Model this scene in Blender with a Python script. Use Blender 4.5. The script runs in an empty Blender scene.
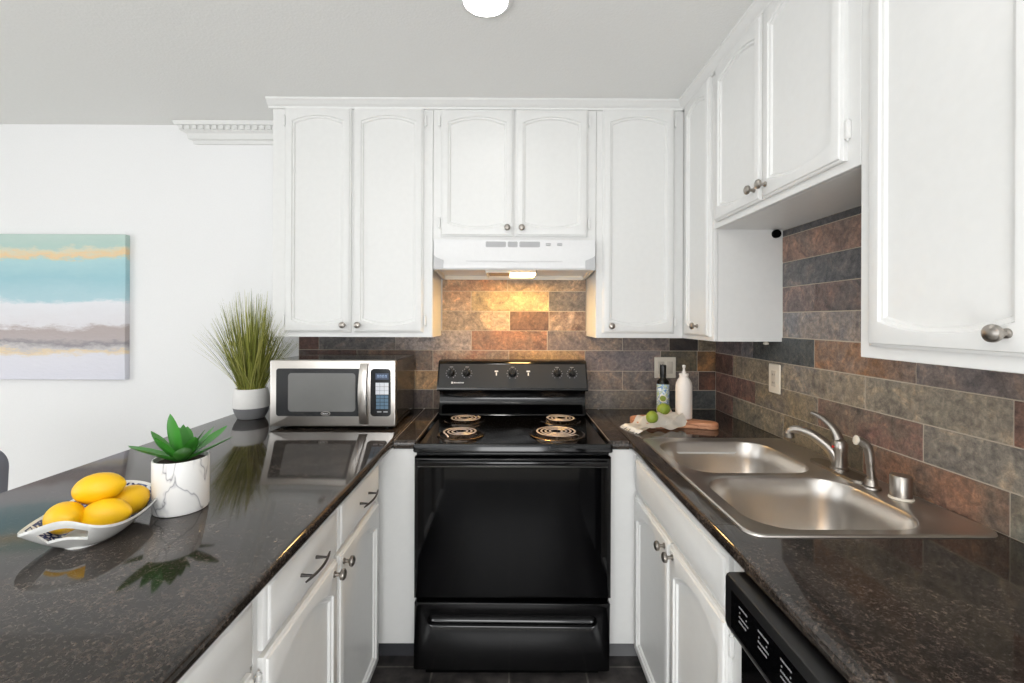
import bpy, bmesh, math, random
from math import pi, sin, cos, radians, sqrt
from mathutils import Vector, Matrix, Euler
random.seed(7)
S = bpy.context.scene
COL = S.collection

# ------------------------------------------------------------------ camera
cam = bpy.data.cameras.new('camera')
cam.sensor_width = 36.0
cam.lens = 455.0 / 1024 * 36
cam.shift_y = -21.5 / 1024
cam.clip_start = 0.02
co = bpy.data.objects.new('camera', cam)
COL.objects.link(co)
co.rotation_mode = 'XYZ'
co.matrix_world = Matrix.Translation((0, 0, 1.395)) @ Matrix.Rotation(-0.0036, 4, 'Z') @ Matrix.Rotation(pi / 2, 4, 'X') @ Matrix.Rotation(0.0038, 4, 'Z')
S.camera = co
# ------------------------------------------------------------------ colour management
S.view_settings.view_transform = 'Standard'
S.view_settings.look = 'None'
S.view_settings.gamma = 1
S.view_settings.use_curve_mapping = False
S.view_settings.exposure = 0.0
# ------------------------------------------------------------------ world (daylight outside the windows)
w = bpy.data.worlds.new('world')
S.world = w
w.use_nodes = True
w.node_tree.nodes['Background'].inputs[0].default_value = (0.93, 0.97, 1.0, 1)
w.node_tree.nodes['Background'].inputs[1].default_value = 1.3

CEIL = 2.448
RX0, RX1, RY0, RY1 = -4.6, 1.128, -2.4, 2.48     # the room


def area(name, loc, rot, sx, sy, power, color=(1, 1, 1)):
    l = bpy.data.lights.new(name, 'AREA')
    l.shape = 'RECTANGLE'
    l.size = sx
    l.size_y = sy
    l.energy = power
    l.color = color
    o = bpy.data.objects.new(name, l)
    COL.objects.link(o)
    o.location = loc
    o.rotation_euler = rot
    return o


# daylight entering through the windows of the living area behind the camera
area('window_daylight', (-0.75, -2.34, 1.08), (radians(90), 0, 0), 3.0, 1.95, 24, (0.97, 0.985, 1.0))
area('window_daylight', (-4.50, -0.6, 1.35), (0, radians(-90), 0), 2.0, 3.0, 32, (0.97, 0.985, 1.0))
# added fill light behind the camera, aimed up to brighten the ceiling
area('ceiling_fill', (-0.9, -1.1, 1.75), (radians(180), 0, 0), 1.0, 1.0, 57, (0.985, 0.99, 1.0))
# added low fill light behind the camera, brightens the base cabinet fronts
area('low_fill', (0.0, -0.55, 0.72), (radians(90), 0, 0), 0.8, 0.7, 15, (1.0, 1.0, 1.0))


# ------------------------------------------------------------------ materials
def nodes(name):
    m = bpy.data.materials.new(name)
    m.use_nodes = True
    return m, m.node_tree, m.node_tree.nodes['Principled BSDF']


def srgb(r, g, b):
    f = lambda c: (c / 255 / 12.92) if c / 255 <= 0.04045 else ((c / 255 + 0.055) / 1.055) ** 2.4
    return (f(r), f(g), f(b), 1)


def mat(name, rgb, rough=0.5, metal=0.0, spec=0.5, coat=0.0, bump=0, bscale=60, bdist=0.002):
    m, t, p = nodes(name)
    p.inputs['Base Color'].default_value = srgb(*rgb)
    p.inputs['Roughness'].default_value = rough
    p.inputs['Metallic'].default_value = metal
    p.inputs['Specular IOR Level'].default_value = spec
    p.inputs['Coat Weight'].default_value = coat
    p.inputs['Coat Roughness'].default_value = 0.05
    tc = t.nodes.new('ShaderNodeTexCoord')
    n = t.nodes.new('ShaderNodeTexNoise')
    n.inputs['Scale'].default_value = bscale
    n.inputs['Detail'].default_value = 4
    t.links.new(tc.outputs['Object'], n.inputs['Vector'])
    # small procedural variation of the colour
    r = t.nodes.new('ShaderNodeMapRange')
    r.inputs['To Min'].default_value = 0.97
    r.inputs['To Max'].default_value = 1.03
    t.links.new(n.outputs['Fac'], r.inputs['Value'])
    mx = t.nodes.new('ShaderNodeVectorMath')
    mx.operation = 'SCALE'
    mx.inputs[0].default_value = srgb(*rgb)[:3]
    t.links.new(r.outputs['Result'], mx.inputs['Scale'])
    t.links.new(mx.outputs['Vector'], p.inputs['Base Color'])
    if bump:
        b = t.nodes.new('ShaderNodeBump')
        b.inputs['Strength'].default_value = bump
        b.inputs['Distance'].default_value = bdist
        t.links.new(n.outputs['Fac'], b.inputs['Height'])
        t.links.new(b.outputs['Normal'], p.inputs['Normal'])
    return m


def emat(name, rgb, strength):
    m, t, p = nodes(name)
    p.inputs['Base Color'].default_value = (0.05, 0.05, 0.05, 1)
    p.inputs['Emission Color'].default_value = srgb(*rgb)
    p.inputs['Emission Strength'].default_value = strength
    return m


def ramp(t, stops, interp='LINEAR'):
    r = t.nodes.new('ShaderNodeValToRGB')
    r.color_ramp.interpolation = interp
    e = r.color_ramp.elements
    while len(e) < len(stops):
        e.new(0.5)
    for i, (pos, c) in enumerate(stops):
        e[i].position = pos
        e[i].color = c
    return r


M = {}
M['floor_light'] = mat('pale_bounce_floor', (196, 190, 180), 0.5, bump=0.1, bscale=20)  # unseen living-area floor, made pale to bounce light upwards
M['wall'] = mat('wall_paint', (241, 241, 241), 0.6, bump=0.15, bscale=160)
M['ceiling'] = mat('ceiling_texture', (236, 236, 234), 0.85, bump=0.35, bscale=110, bdist=0.003)
M['cab'] = mat('cabinet_paint', (229, 229, 227), 0.34, bump=0.05, bscale=40)
M['trim'] = mat('trim_paint', (228, 228, 226), 0.4)
M['toe'] = mat('toe_kick_dark', (62, 62, 66), 0.4)
M['toe_l'] = mat('toe_kick_grey', (120, 120, 121), 0.5)
M['grout'] = mat('grout', (188, 176, 160), 0.9, bump=0.4, bscale=300)
M['black'] = mat('black_enamel', (6, 6, 7), 0.10, spec=0.4)
M['blackglass'] = mat('black_glass', (5, 5, 6), 0.05, spec=0.22)
M['blackmat'] = mat('black_plastic', (12, 12, 13), 0.35)
M['backguard'] = mat('backguard_enamel', (40, 40, 41), 0.28)
M['void'] = mat('dark_gap', (5, 5, 5), 0.9, spec=0.05)
M['chrome'] = mat('chrome', (205, 203, 200), 0.12, 1.0)
M['nickel'] = mat('brushed_nickel', (168, 162, 155), 0.30, 1.0)
M['dark_metal'] = mat('dark_pull_metal', (95, 92, 90), 0.3, 1.0)
M['coil'] = mat('burner_coil_metal', (205, 196, 192), 0.35, 0.35)
M['pan'] = mat('drip_pan_chrome', (120, 108, 98), 0.16, 1.0)
M['white_mark'] = mat('white_print', (215, 215, 215), 0.6)
M['grey_mark'] = mat('grey_print', (165, 165, 168), 0.6)
M['dim_mark'] = mat('dim_print', (135, 135, 138), 0.6)
M['hood'] = mat('hood_enamel', (232, 232, 232), 0.3)
M['hood_in'] = mat('hood_underside_paint', (235, 228, 215), 0.4)
M['hood_grey'] = mat('hood_grey', (196, 196, 197), 0.5)
M['filter'] = mat('grease_filter_mesh', (170, 158, 140), 0.4, 0.8, bump=0.8, bscale=400)
M['plate'] = mat('outlet_plate_plastic', (228, 220, 205), 0.4)
M['plate_in'] = mat('outlet_insert_plastic', (205, 196, 182), 0.4)
M['steel'] = mat('stainless_steel', (206, 201, 195), 0.30, 1.0)
M['grass'] = mat('grass_green', (146, 150, 66), 0.5)
M['leaf'] = mat('succulent_green', (62, 134, 46), 0.38)
M['soil'] = mat('soil', (60, 48, 38), 0.9, bump=0.8, bscale=120)
M['potwhite'] = mat('pot_white', (238, 236, 233), 0.6)
M['potgrey'] = mat('pot_grey', (128, 128, 130), 0.7)
M['ceramic'] = mat('white_ceramic', (234, 234, 231), 0.12)
M['lemon'] = mat('lemon_peel', (244, 190, 8), 0.42, bump=0.35, bscale=420, bdist=0.001)
M['lime'] = mat('lime_peel', (132, 150, 48), 0.4, bump=0.3, bscale=420, bdist=0.001)
M['bottleglass'] = mat('dark_green_glass', (14, 17, 12), 0.08)
M['capblack'] = mat('bottle_cap_black', (26, 26, 27), 0.35)
M['cream'] = mat('cream_ceramic', (240, 232, 224), 0.45)
M['towel'] = mat('linen_towel', (248, 244, 236), 0.95, bump=0.7, bscale=420)
M['chair'] = mat('grey_upholstery', (112, 114, 124), 0.8, bump=0.4, bscale=500)
M['chairleg'] = mat('chair_leg_wood', (60, 46, 36), 0.5)
M['plastic_grey'] = mat('keypad_white', (222, 224, 230), 0.4)
M['key_blue'] = mat('keypad_blue', (92, 120, 142), 0.4)
M['panelblack'] = mat('microwave_black', (38, 39, 41), 0.15)
M['mwglass'] = mat('microwave_glass', (118, 118, 116), 0.08)
M['mwside'] = mat('microwave_side', (38, 36, 35), 0.10)
M['lamp'] = emat('ceiling_lamp_lens', (255, 253, 249), 40)
M['hoodlamp'] = emat('hood_lamp_lens', (255, 204, 124), 105)
M['lcd'] = emat('lcd_blue', (40, 90, 150), 0.25)
M['lcd_digit'] = emat('lcd_digit', (190, 220, 255), 0.9)
M['red'] = mat('red_mark', (190, 40, 30), 0.5)


def granite():
    m, t, p = nodes('black_brown_granite')
    tc = t.nodes.new('ShaderNodeTexCoord')
    n1 = t.nodes.new('ShaderNodeTexNoise'); n1.inputs['Scale'].default_value = 150; n1.inputs['Detail'].default_value = 9; n1.inputs['Roughness'].default_value = 0.82
    n2 = t.nodes.new('ShaderNodeTexNoise'); n2.inputs['Scale'].default_value = 14; n2.inputs['Detail'].default_value = 5
    v = t.nodes.new('ShaderNodeTexVoronoi'); v.inputs['Scale'].default_value = 95
    for n in (n1, n2, v):
        t.links.new(tc.outputs['Object'], n.inputs['Vector'])
    r1 = ramp(t, [(0.38, srgb(22, 20, 19)), (0.48, srgb(42, 38, 35)), (0.57, srgb(68, 61, 56)), (0.67, srgb(116, 107, 100))])
    t.links.new(n1.outputs['Fac'], r1.inputs['Fac'])
    r2 = ramp(t, [(0.40, (0.62, 0.6, 0.58, 1)), (0.62, (1.25, 1.15, 1.08, 1))])
    t.links.new(n2.outputs['Fac'], r2.inputs['Fac'])
    mx = t.nodes.new('ShaderNodeMix'); mx.data_type = 'RGBA'; mx.blend_type = 'MULTIPLY'; mx.inputs[0].default_value = 1
    t.links.new(r1.outputs['Color'], mx.inputs[6]); t.links.new(r2.outputs['Color'], mx.inputs[7])
    r3 = ramp(t, [(0.0, (1, 1, 1, 1)), (0.055, (0, 0, 0, 1))])
    t.links.new(v.outputs['Distance'], r3.inputs['Fac'])
    mx2 = t.nodes.new('ShaderNodeMix'); mx2.data_type = 'RGBA'
    t.links.new(r3.outputs['Color'], mx2.inputs[0])
    t.links.new(mx.outputs[2], mx2.inputs[6]); mx2.inputs[7].default_value = srgb(150, 135, 122)
    t.links.new(mx2.outputs[2], p.inputs['Base Color'])
    p.inputs['Roughness'].default_value = 0.07
    p.inputs['Specular IOR Level'].default_value = 0.62
    return m


M['granite'] = granite()


def slate():
    m, t, p = nodes('slate_tile')
    tc = t.nodes.new('ShaderNodeTexCoord')
    a = t.nodes.new('ShaderNodeAttribute'); a.attribute_name = 'tint_a'
    b = t.nodes.new('ShaderNodeAttribute'); b.attribute_name = 'tint_b'
    off = t.nodes.new('ShaderNodeVectorMath'); off.operation = 'MULTIPLY_ADD'
    off.inputs[1].default_value = (9, 7, 13)
    t.links.new(a.outputs['Vector'], off.inputs[0]); t.links.new(tc.outputs['Object'], off.inputs[2])
    n1 = t.nodes.new('ShaderNodeTexNoise'); n1.inputs['Scale'].default_value = 5.5; n1.inputs['Detail'].default_value = 10; n1.inputs['Roughness'].default_value = 0.68; n1.inputs['Distortion'].default_value = 0.5
    n2 = t.nodes.new('ShaderNodeTexNoise'); n2.inputs['Scale'].default_value = 60; n2.inputs['Detail'].default_value = 12; n2.inputs['Distortion'].default_value = 0.3; n2.inputs['Roughness'].default_value = 0.78
    for n in (n1, n2):
        t.links.new(off.outputs['Vector'], n.inputs['Vector'])
    r = ramp(t, [(0.42, (0, 0, 0, 1)), (0.60, (1, 1, 1, 1))])
    t.links.new(n1.outputs['Fac'], r.inputs['Fac'])
    mx = t.nodes.new('ShaderNodeMix'); mx.data_type = 'RGBA'
    t.links.new(r.outputs['Color'], mx.inputs[0])
    t.links.new(a.outputs['Color'], mx.inputs[6]); t.links.new(b.outputs['Color'], mx.inputs[7])
    r2 = ramp(t, [(0.32, (0.48, 0.48, 0.50, 1)), (0.50, (1.0, 1.0, 1.0, 1)), (0.68, (1.75, 1.70, 1.64, 1))])
    t.links.new(n2.outputs['Fac'], r2.inputs['Fac'])
    m2 = t.nodes.new('ShaderNodeMix'); m2.data_type = 'RGBA'; m2.blend_type = 'MULTIPLY'; m2.inputs[0].default_value = 1
    t.links.new(mx.outputs[2], m2.inputs[6]); t.links.new(r2.outputs['Color'], m2.inputs[7])
    t.links.new(m2.outputs[2], p.inputs['Base Color'])
    n3 = t.nodes.new('ShaderNodeTexNoise'); n3.inputs['Scale'].default_value = 11; n3.inputs['Detail'].default_value = 8; n3.inputs['Roughness'].default_value = 0.62; n3.inputs['Distortion'].default_value = 1.4
    sh = t.nodes.new('ShaderNodeVectorMath'); sh.operation = 'ADD'; sh.inputs[1].default_value = (5.3, 2.1, 8.7)
    t.links.new(off.outputs['Vector'], sh.inputs[0]); t.links.new(sh.outputs['Vector'], n3.inputs['Vector'])
    r3 = ramp(t, [(0.34, (0.55, 0.56, 0.60, 1)), (0.48, (0.95, 0.96, 0.97, 1)), (0.56, (1.05, 1.04, 1.02, 1)), (0.66, (1.55, 1.38, 1.22, 1))])
    t.links.new(n3.outputs['Fac'], r3.inputs['Fac'])
    m3 = t.nodes.new('ShaderNodeMix'); m3.data_type = 'RGBA'; m3.blend_type = 'MULTIPLY'; m3.inputs[0].default_value = 1
    t.links.new(m2.outputs[2], m3.inputs[6]); t.links.new(r3.outputs['Color'], m3.inputs[7])
    t.links.new(m3.outputs[2], p.inputs['Base Color'])
    ad = t.nodes.new('ShaderNodeMath'); ad.operation = 'ADD'
    t.links.new(n3.outputs['Fac'], ad.inputs[0]); t.links.new(n2.outputs['Fac'], ad.inputs[1])
    bp = t.nodes.new('ShaderNodeBump'); bp.inputs['Strength'].default_value = 0.8; bp.inputs['Distance'].default_value = 0.006
    t.links.new(ad.outputs[0], bp.inputs['Height']); t.links.new(bp.outputs['Normal'], p.inputs['Normal'])
    p.inputs['Roughness'].default_value = 0.42
    return m


M['slate'] = slate()


def floor_mat():
    m, t, p = nodes('dark_floor_tile')
    tc = t.nodes.new('ShaderNodeTexCoord')
    br = t.nodes.new('ShaderNodeTexBrick')
    br.offset = 0; br.inputs['Scale'].default_value = 1
    br.inputs['Brick Width'].default_value = 0.305; br.inputs['Row Height'].default_value = 0.305
    br.inputs['Mortar Size'].default_value = 0.004
    br.inputs['Color1'].default_value = srgb(62, 60, 60); br.inputs['Color2'].default_value = srgb(78, 75, 74)
    br.inputs['Mortar'].default_value = srgb(120, 116, 112)
    t.links.new(tc.outputs['Object'], br.inputs['Vector'])
    n = t.nodes.new('ShaderNodeTexNoise'); n.inputs['Scale'].default_value = 18; n.inputs['Detail'].default_value = 7
    t.links.new(tc.outputs['Object'], n.inputs['Vector'])
    r = ramp(t, [(0.35, (0.45, 0.45, 0.45, 1)), (0.68, (1.5, 1.45, 1.4, 1))])
    t.links.new(n.outputs['Fac'], r.inputs['Fac'])
    mx = t.nodes.new('ShaderNodeMix'); mx.data_type = 'RGBA'; mx.blend_type = 'MULTIPLY'; mx.inputs[0].default_value = 1
    t.links.new(br.outputs['Color'], mx.inputs[6]); t.links.new(r.outputs['Color'], mx.inputs[7])
    t.links.new(mx.outputs[2], p.inputs['Base Color'])
    p.inputs['Roughness'].default_value = 0.35
    return m


M['floor'] = floor_mat()


def marble():
    m, t, p = nodes('marble_glaze')
    tc = t.nodes.new('ShaderNodeTexCoord')
    mp = t.nodes.new('ShaderNodeMapping'); mp.inputs['Scale'].default_value = (1, 1, 0.45); mp.inputs['Rotation'].default_value = (0.3, 0.5, 0.2)
    n = t.nodes.new('ShaderNodeTexNoise'); n.inputs['Scale'].default_value = 8; n.inputs['Detail'].default_value = 3; n.inputs['Distortion'].default_value = 1.2
    t.links.new(tc.outputs['Object'], mp.inputs['Vector']); t.links.new(mp.outputs['Vector'], n.inputs['Vector'])
    r = ramp(t, [(0.475, srgb(240, 239, 237)), (0.494, srgb(212, 211, 212)), (0.50, srgb(140, 140, 143)), (0.506, srgb(216, 215, 216)), (0.53, srgb(240, 239, 237))])
    t.links.new(n.outputs['Fac'], r.inputs['Fac'])
    t.links.new(r.outputs['Color'], p.inputs['Base Color'])
    p.inputs['Roughness'].default_value = 0.3
    return m


M['marble'] = marble()


def wood():
    m, t, p = nodes('cutting_board_wood')
    tc = t.nodes.new('ShaderNodeTexCoord')
    mp = t.nodes.new('ShaderNodeMapping'); mp.inputs['Scale'].default_value = (6, 40, 40)
    n = t.nodes.new('ShaderNodeTexNoise'); n.inputs['Scale'].default_value = 2.2; n.inputs['Detail'].default_value = 6; n.inputs['Distortion'].default_value = 0.7
    t.links.new(tc.outputs['Object'], mp.inputs['Vector']); t.links.new(mp.outputs['Vector'], n.inputs['Vector'])
    r = ramp(t, [(0.3, srgb(150, 92, 62)), (0.5, srgb(206, 144, 106)), (0.7, srgb(226, 172, 136))])
    t.links.new(n.outputs['Fac'], r.inputs['Fac'])
    t.links.new(r.outputs['Color'], p.inputs['Base Color'])
    p.inputs['Roughness'].default_value = 0.5
    return m


M['wood'] = wood()


def painting_mat(z0, z1):
    m, t, p = nodes('abstract_seascape_paint')
    g = t.nodes.new('ShaderNodeTexCoord')
    sx = t.nodes.new('ShaderNodeSeparateXYZ'); t.links.new(g.outputs['Object'], sx.inputs[0])
    n = t.nodes.new('ShaderNodeTexNoise'); n.inputs['Scale'].default_value = 3.2; n.inputs['Detail'].default_value = 12; n.inputs['Roughness'].default_value = 0.72
    mp = t.nodes.new('ShaderNodeMapping'); mp.inputs['Scale'].default_value = (1.0, 1, 3.0)
    t.links.new(g.outputs['Object'], mp.inputs['Vector']); t.links.new(mp.outputs['Vector'], n.inputs['Vector'])
    mr = t.nodes.new('ShaderNodeMapRange'); mr.inputs['From Min'].default_value = z0; mr.inputs['From Max'].default_value = z1
    t.links.new(sx.outputs['Z'], mr.inputs['Value'])
    ns = t.nodes.new('ShaderNodeMath'); ns.operation = 'MULTIPLY_ADD'; ns.inputs[1].default_value = 0.24; ns.inputs[2].default_value = -0.12
    t.links.new(n.outputs['Fac'], ns.inputs[0])
    ad = t.nodes.new('ShaderNodeMath'); ad.operation = 'ADD'
    t.links.new(mr.outputs['Result'], ad.inputs[0]); t.links.new(ns.outputs[0], ad.inputs[1])
    c = ramp(t, [(0.0, srgb(222, 222, 232)), (0.17, srgb(226, 225, 233)), (0.195, srgb(232, 212, 178)), (0.215, srgb(205, 200, 200)),
                 (0.25, srgb(150, 145, 150)), (0.28, srgb(186, 176, 176)), (0.35, srgb(182, 170, 168)), (0.385, srgb(226, 224, 228)),
                 (0.53, srgb(232, 233, 238)), (0.57, srgb(180, 212, 220)), (0.70, srgb(160, 203, 213)), (0.83, srgb(178, 214, 218)),
                 (0.855, srgb(236, 206, 158)), (0.885, srgb(218, 216, 196)), (0.91, srgb(182, 208, 200)), (1.0, srgb(192, 212, 204))])
    t.links.new(ad.outputs[0], c.inputs['Fac'])
    n2 = t.nodes.new('ShaderNodeTexNoise'); n2.inputs['Scale'].default_value = 30; n2.inputs['Detail'].default_value = 6
    t.links.new(mp.outputs['Vector'], n2.inputs['Vector'])
    b = t.nodes.new('ShaderNodeBump'); b.inputs['Strength'].default_value = 0.5; b.inputs['Distance'].default_value = 0.004
    t.links.new(n2.outputs['Fac'], b.inputs['Height']); t.links.new(b.outputs['Normal'], p.inputs['Normal'])
    t.links.new(c.outputs['Color'], p.inputs['Base Color'])
    p.inputs['Roughness'].default_value = 0.6
    return m


def dish_pattern():
    m, t, p = nodes('blue_transfer_pattern')
    tc = t.nodes.new('ShaderNodeTexCoord')
    v = t.nodes.new('ShaderNodeTexVoronoi'); v.feature = 'DISTANCE_TO_EDGE'; v.inputs['Scale'].default_value = 75
    n = t.nodes.new('ShaderNodeTexNoise'); n.inputs['Scale'].default_value = 60
    t.links.new(tc.outputs['Object'], v.inputs['Vector']); t.links.new(tc.outputs['Object'], n.inputs['Vector'])
    ad = t.nodes.new('ShaderNodeMath'); ad.operation = 'MULTIPLY'
    t.links.new(v.outputs['Distance'], ad.inputs[0]); t.links.new(n.outputs['Fac'], ad.inputs[1])
    r = ramp(t, [(0.06, srgb(58, 70, 118)), (0.11, srgb(232, 234, 238))])
    t.links.new(ad.outputs[0], r.inputs['Fac'])
    t.links.new(r.outputs['Color'], p.inputs['Base Color'])
    p.inputs['Roughness'].default_value = 0.15
    return m


M['dishblue'] = dish_pattern()


def label_mat():
    m, t, p = nodes('bottle_label_print')
    tc = t.nodes.new('ShaderNodeTexCoord')
    n = t.nodes.new('ShaderNodeTexNoise'); n.inputs['Scale'].default_value = 38; n.inputs['Detail'].default_value = 1; n.inputs['Distortion'].default_value = 2.0
    t.links.new(tc.outputs['Object'], n.inputs['Vector'])
    r = ramp(t, [(0.44, srgb(236, 238, 232)), (0.47, srgb(130, 175, 210)), (0.52, srgb(80, 130, 190)), (0.55, srgb(236, 238, 232)), (0.60, srgb(190, 205, 150))])
    t.links.new(n.outputs['Fac'], r.inputs['Fac'])
    t.links.new(r.outputs['Color'], p.inputs['Base Color'])
    p.inputs['Roughness'].default_value = 0.5
    return m


M['label'] = label_mat()


# ------------------------------------------------------------------ mesh helpers
def smooth_by_angle(me, ang=35):
    bm = bmesh.new(); bm.from_mesh(me)
    for f in bm.faces:
        f.smooth = True
    for e in bm.edges:
        if len(e.link_faces) == 2 and e.calc_face_angle(0) > radians(ang):
            e.smooth = False
        elif len(e.link_faces) != 2:
            e.smooth = False
    bm.to_mesh(me); bm.free()


def world_off(parent):
    o = Vector((0, 0, 0))
    while parent:
        o += parent.location
        parent = parent.parent
    return o


def obj(name, bm, m, parent=None, smooth=True, origin=None, recalc=True):
    """bm is in world coordinates; linked as one mesh object (origin at the parent's or at its own base)"""
    if recalc:
        bmesh.ops.recalc_face_normals(bm, faces=bm.faces[:])
    off = world_off(parent)
    if parent is None and origin is not None:
        off = Vector(origin)
    bmesh.ops.translate(bm, verts=bm.verts[:], vec=-off)
    me = bpy.data.meshes.new(name)
    bm.to_mesh(me); bm.free()
    if smooth:
        smooth_by_angle(me)
    for x in (m if isinstance(m, (list, tuple)) else [m]):
        me.materials.append(x)
    o = bpy.data.objects.new(name, me)
    COL.objects.link(o)
    if parent is not None:
        o.parent = parent
    elif origin is not None:
        o.location = origin
    return o


def tag(o, label, cat, group=None, kind=None):
    o['label'] = label; o['category'] = cat
    if group: o['group'] = group
    if kind: o['kind'] = kind
    return o


def thing(name, label, cat, loc=(0, 0, 0), group=None):
    o = bpy.data.objects.new(name, None)
    o.empty_display_size = 0.05
    COL.objects.link(o)
    o.location = loc
    return tag(o, label, cat, group)


def struct(name, bm, m, **k):
    o = obj(name, bm, m, **k)
    o['kind'] = 'structure'
    return o


def B():
    return bmesh.new()


def box(bm, x0, x1, y0, y1, z0, z1, bev=0, seg=2):
    vs = [bm.verts.new(p) for p in ((x0, y0, z0), (x1, y0, z0), (x1, y1, z0), (x0, y1, z0), (x0, y0, z1), (x1, y0, z1), (x1, y1, z1), (x0, y1, z1))]
    fs = [bm.faces.new([vs[i] for i in q]) for q in ((3, 2, 1, 0), (4, 5, 6, 7), (0, 1, 5, 4), (1, 2, 6, 5), (2, 3, 7, 6), (3, 0, 4, 7))]
    if bev:
        es = list({e for f in fs for e in f.edges})
        bmesh.ops.bevel(bm, geom=es, offset=bev, segments=seg, profile=0.5, affect='EDGES')
    return bm


def prism(bm, pts, a, b, axis):
    """extrude a closed 2-D polygon between a and b along axis: x -> pts (y,z); y -> (x,z); z -> (x,y)"""
    def P(p, t):
        return {'x': (t, p[0], p[1]), 'y': (p[0], t, p[1]), 'z': (p[0], p[1], t)}[axis]
    A = [bm.verts.new(P(p, a)) for p in pts]
    Bv = [bm.verts.new(P(p, b)) for p in pts]
    n = len(pts)
    for i in range(n):
        bm.faces.new((A[i], A[(i + 1) % n], Bv[(i + 1) % n], Bv[i]))
    bm.faces.new(A[::-1]); bm.faces.new(Bv)
    return bm


def lathe(bm, prof, c, axis=Vector((0, 0, 1)), n=32, cap=True):
    """prof: list of (radius, height) along axis from c"""
    axis = Vector(axis).normalized()
    q = axis.to_track_quat('Z', 'Y')
    rings = []
    for r, h in prof:
        rings.append([bm.verts.new(Vector(c) + q @ Vector((r * cos(2 * pi * i / n), r * sin(2 * pi * i / n), h))) for i in range(n)] if r > 1e-6
                     else [bm.verts.new(Vector(c) + q @ Vector((0, 0, h)))])
    for a, b in zip(rings, rings[1:]):
        for i in range(n):
            j = (i + 1) % n
            if len(a) == 1 and len(b) == 1:
                continue
            if len(a) == 1:
                bm.faces.new((a[0], b[i], b[j]))
            elif len(b) == 1:
                bm.faces.new((a[i], a[j], b[0]))
            else:
                bm.faces.new((a[i], a[j], b[j], b[i]))
    if cap:
        for r in (rings[0], rings[-1]):
            if len(r) > 1:
                bm.faces.new(r)
    return bm


def tube(bm, pts, rad, n=10, cap=True, flat=1.0):
    pts = [Vector(p) for p in pts]
    rs = rad if isinstance(rad, (list, tuple)) else [rad] * len(pts)
    rings = []
    up = None
    for i, p in enumerate(pts):
        d = (pts[min(i + 1, len(pts) - 1)] - pts[max(i - 1, 0)]).normalized()
        if up is None:
            up = Vector((0, 0, 1)) if abs(d.z) < 0.9 else Vector((0, 1, 0))
        x = d.cross(up).normalized()
        up = x.cross(d).normalized()
        rings.append([bm.verts.new(p + (x * cos(2 * pi * k / n) + up * sin(2 * pi * k / n) * flat) * rs[i]) for k in range(n)])
    for a, b in zip(rings, rings[1:]):
        for k in range(n):
            bm.faces.new((a[k], a[(k + 1) % n], b[(k + 1) % n], b[k]))
    if cap:
        bm.faces.new(rings[0][::-1]); bm.faces.new(rings[-1])
    return bm


def spline(ctrl, n=8):
    """Catmull-Rom through the control points"""
    c = [Vector(p) for p in ctrl]
    c = [c[0] * 2 - c[1]] + c + [c[-1] * 2 - c[-2]]
    out = []
    for i in range(1, len(c) - 2):
        for k in range(n):
            t = k / n
            out.append(0.5 * ((2 * c[i]) + (c[i + 1] - c[i - 1]) * t + (2 * c[i - 1] - 5 * c[i] + 4 * c[i + 1] - c[i + 2]) * t * t
                              + (3 * c[i] - c[i - 1] - 3 * c[i + 1] + c[i + 2]) * t ** 3))
    out.append(c[-2])
    return out


def rrect(x0, x1, y0, y1, r, n=6):
    r = min(r, (x1 - x0) / 2 - 1e-5, (y1 - y0) / 2 - 1e-5)
    out = []
    for cx, cy, a0 in ((x1 - r, y0 + r, -90), (x1 - r, y1 - r, 0), (x0 + r, y1 - r, 90), (x0 + r, y0 + r, 180)):
        for k in range(n + 1):
            a = radians(a0 + 90 * k / n)
            out.append((cx + r * cos(a), cy + r * sin(a)))
    return out


# local frame: (u, v, n) -> world.   facing 'back' = back-wall run (faces the camera), 'right' = run on the right wall, 'left' = peninsula run
def frame(facing, a, b):
    """returns a function mapping (u, v, n) to world; a = plane position, u is X (back) or Y (right/left)"""
    if facing == 'back':
        return lambda u, v, n: (u, a - n, v)
    if facing == 'right':
        return lambda u, v, n: (a - n, u, v)
    return lambda u, v, n: (a + n, u, v)


def ring_side(w0, w1, h0, h1, up, dn, nh=12, nv=2):
    """closed outline with arched top (rise up) and bottom (drop dn), fixed number of points"""
    pts = []
    arch = lambda s: 1 - (2 * s - 1) ** 2
    for i in range(nh):
        s = i / nh
        pts.append((w0 + (w1 - w0) * s, h0 - dn * arch(s)))
    for i in range(nv):
        pts.append((w1, h0 + (h1 - h0) * i / nv))
    for i in range(nh):
        s = i / nh
        pts.append((w1 + (w0 - w1) * s, h1 + up * arch(s)))
    for i in range(nv):
        pts.append((w0, h1 + (h0 - h1) * i / nv))
    return pts


def rings_mesh(bm, F, rings):
    """rings: list of (points, depth n) with equal point counts; last is capped; first gets a back side"""
    vr = [[bm.verts.new(F(u, v, n)) for u, v in pts] for pts, n in rings]
    for a, b in zip(vr, vr[1:]):
        k = len(a)
        for i in range(k):
            bm.faces.new((a[i], a[(i + 1) % k], b[(i + 1) % k], b[i]))
    bm.faces.new(vr[0][::-1]); bm.faces.new(vr[-1])
    return bm


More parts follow.
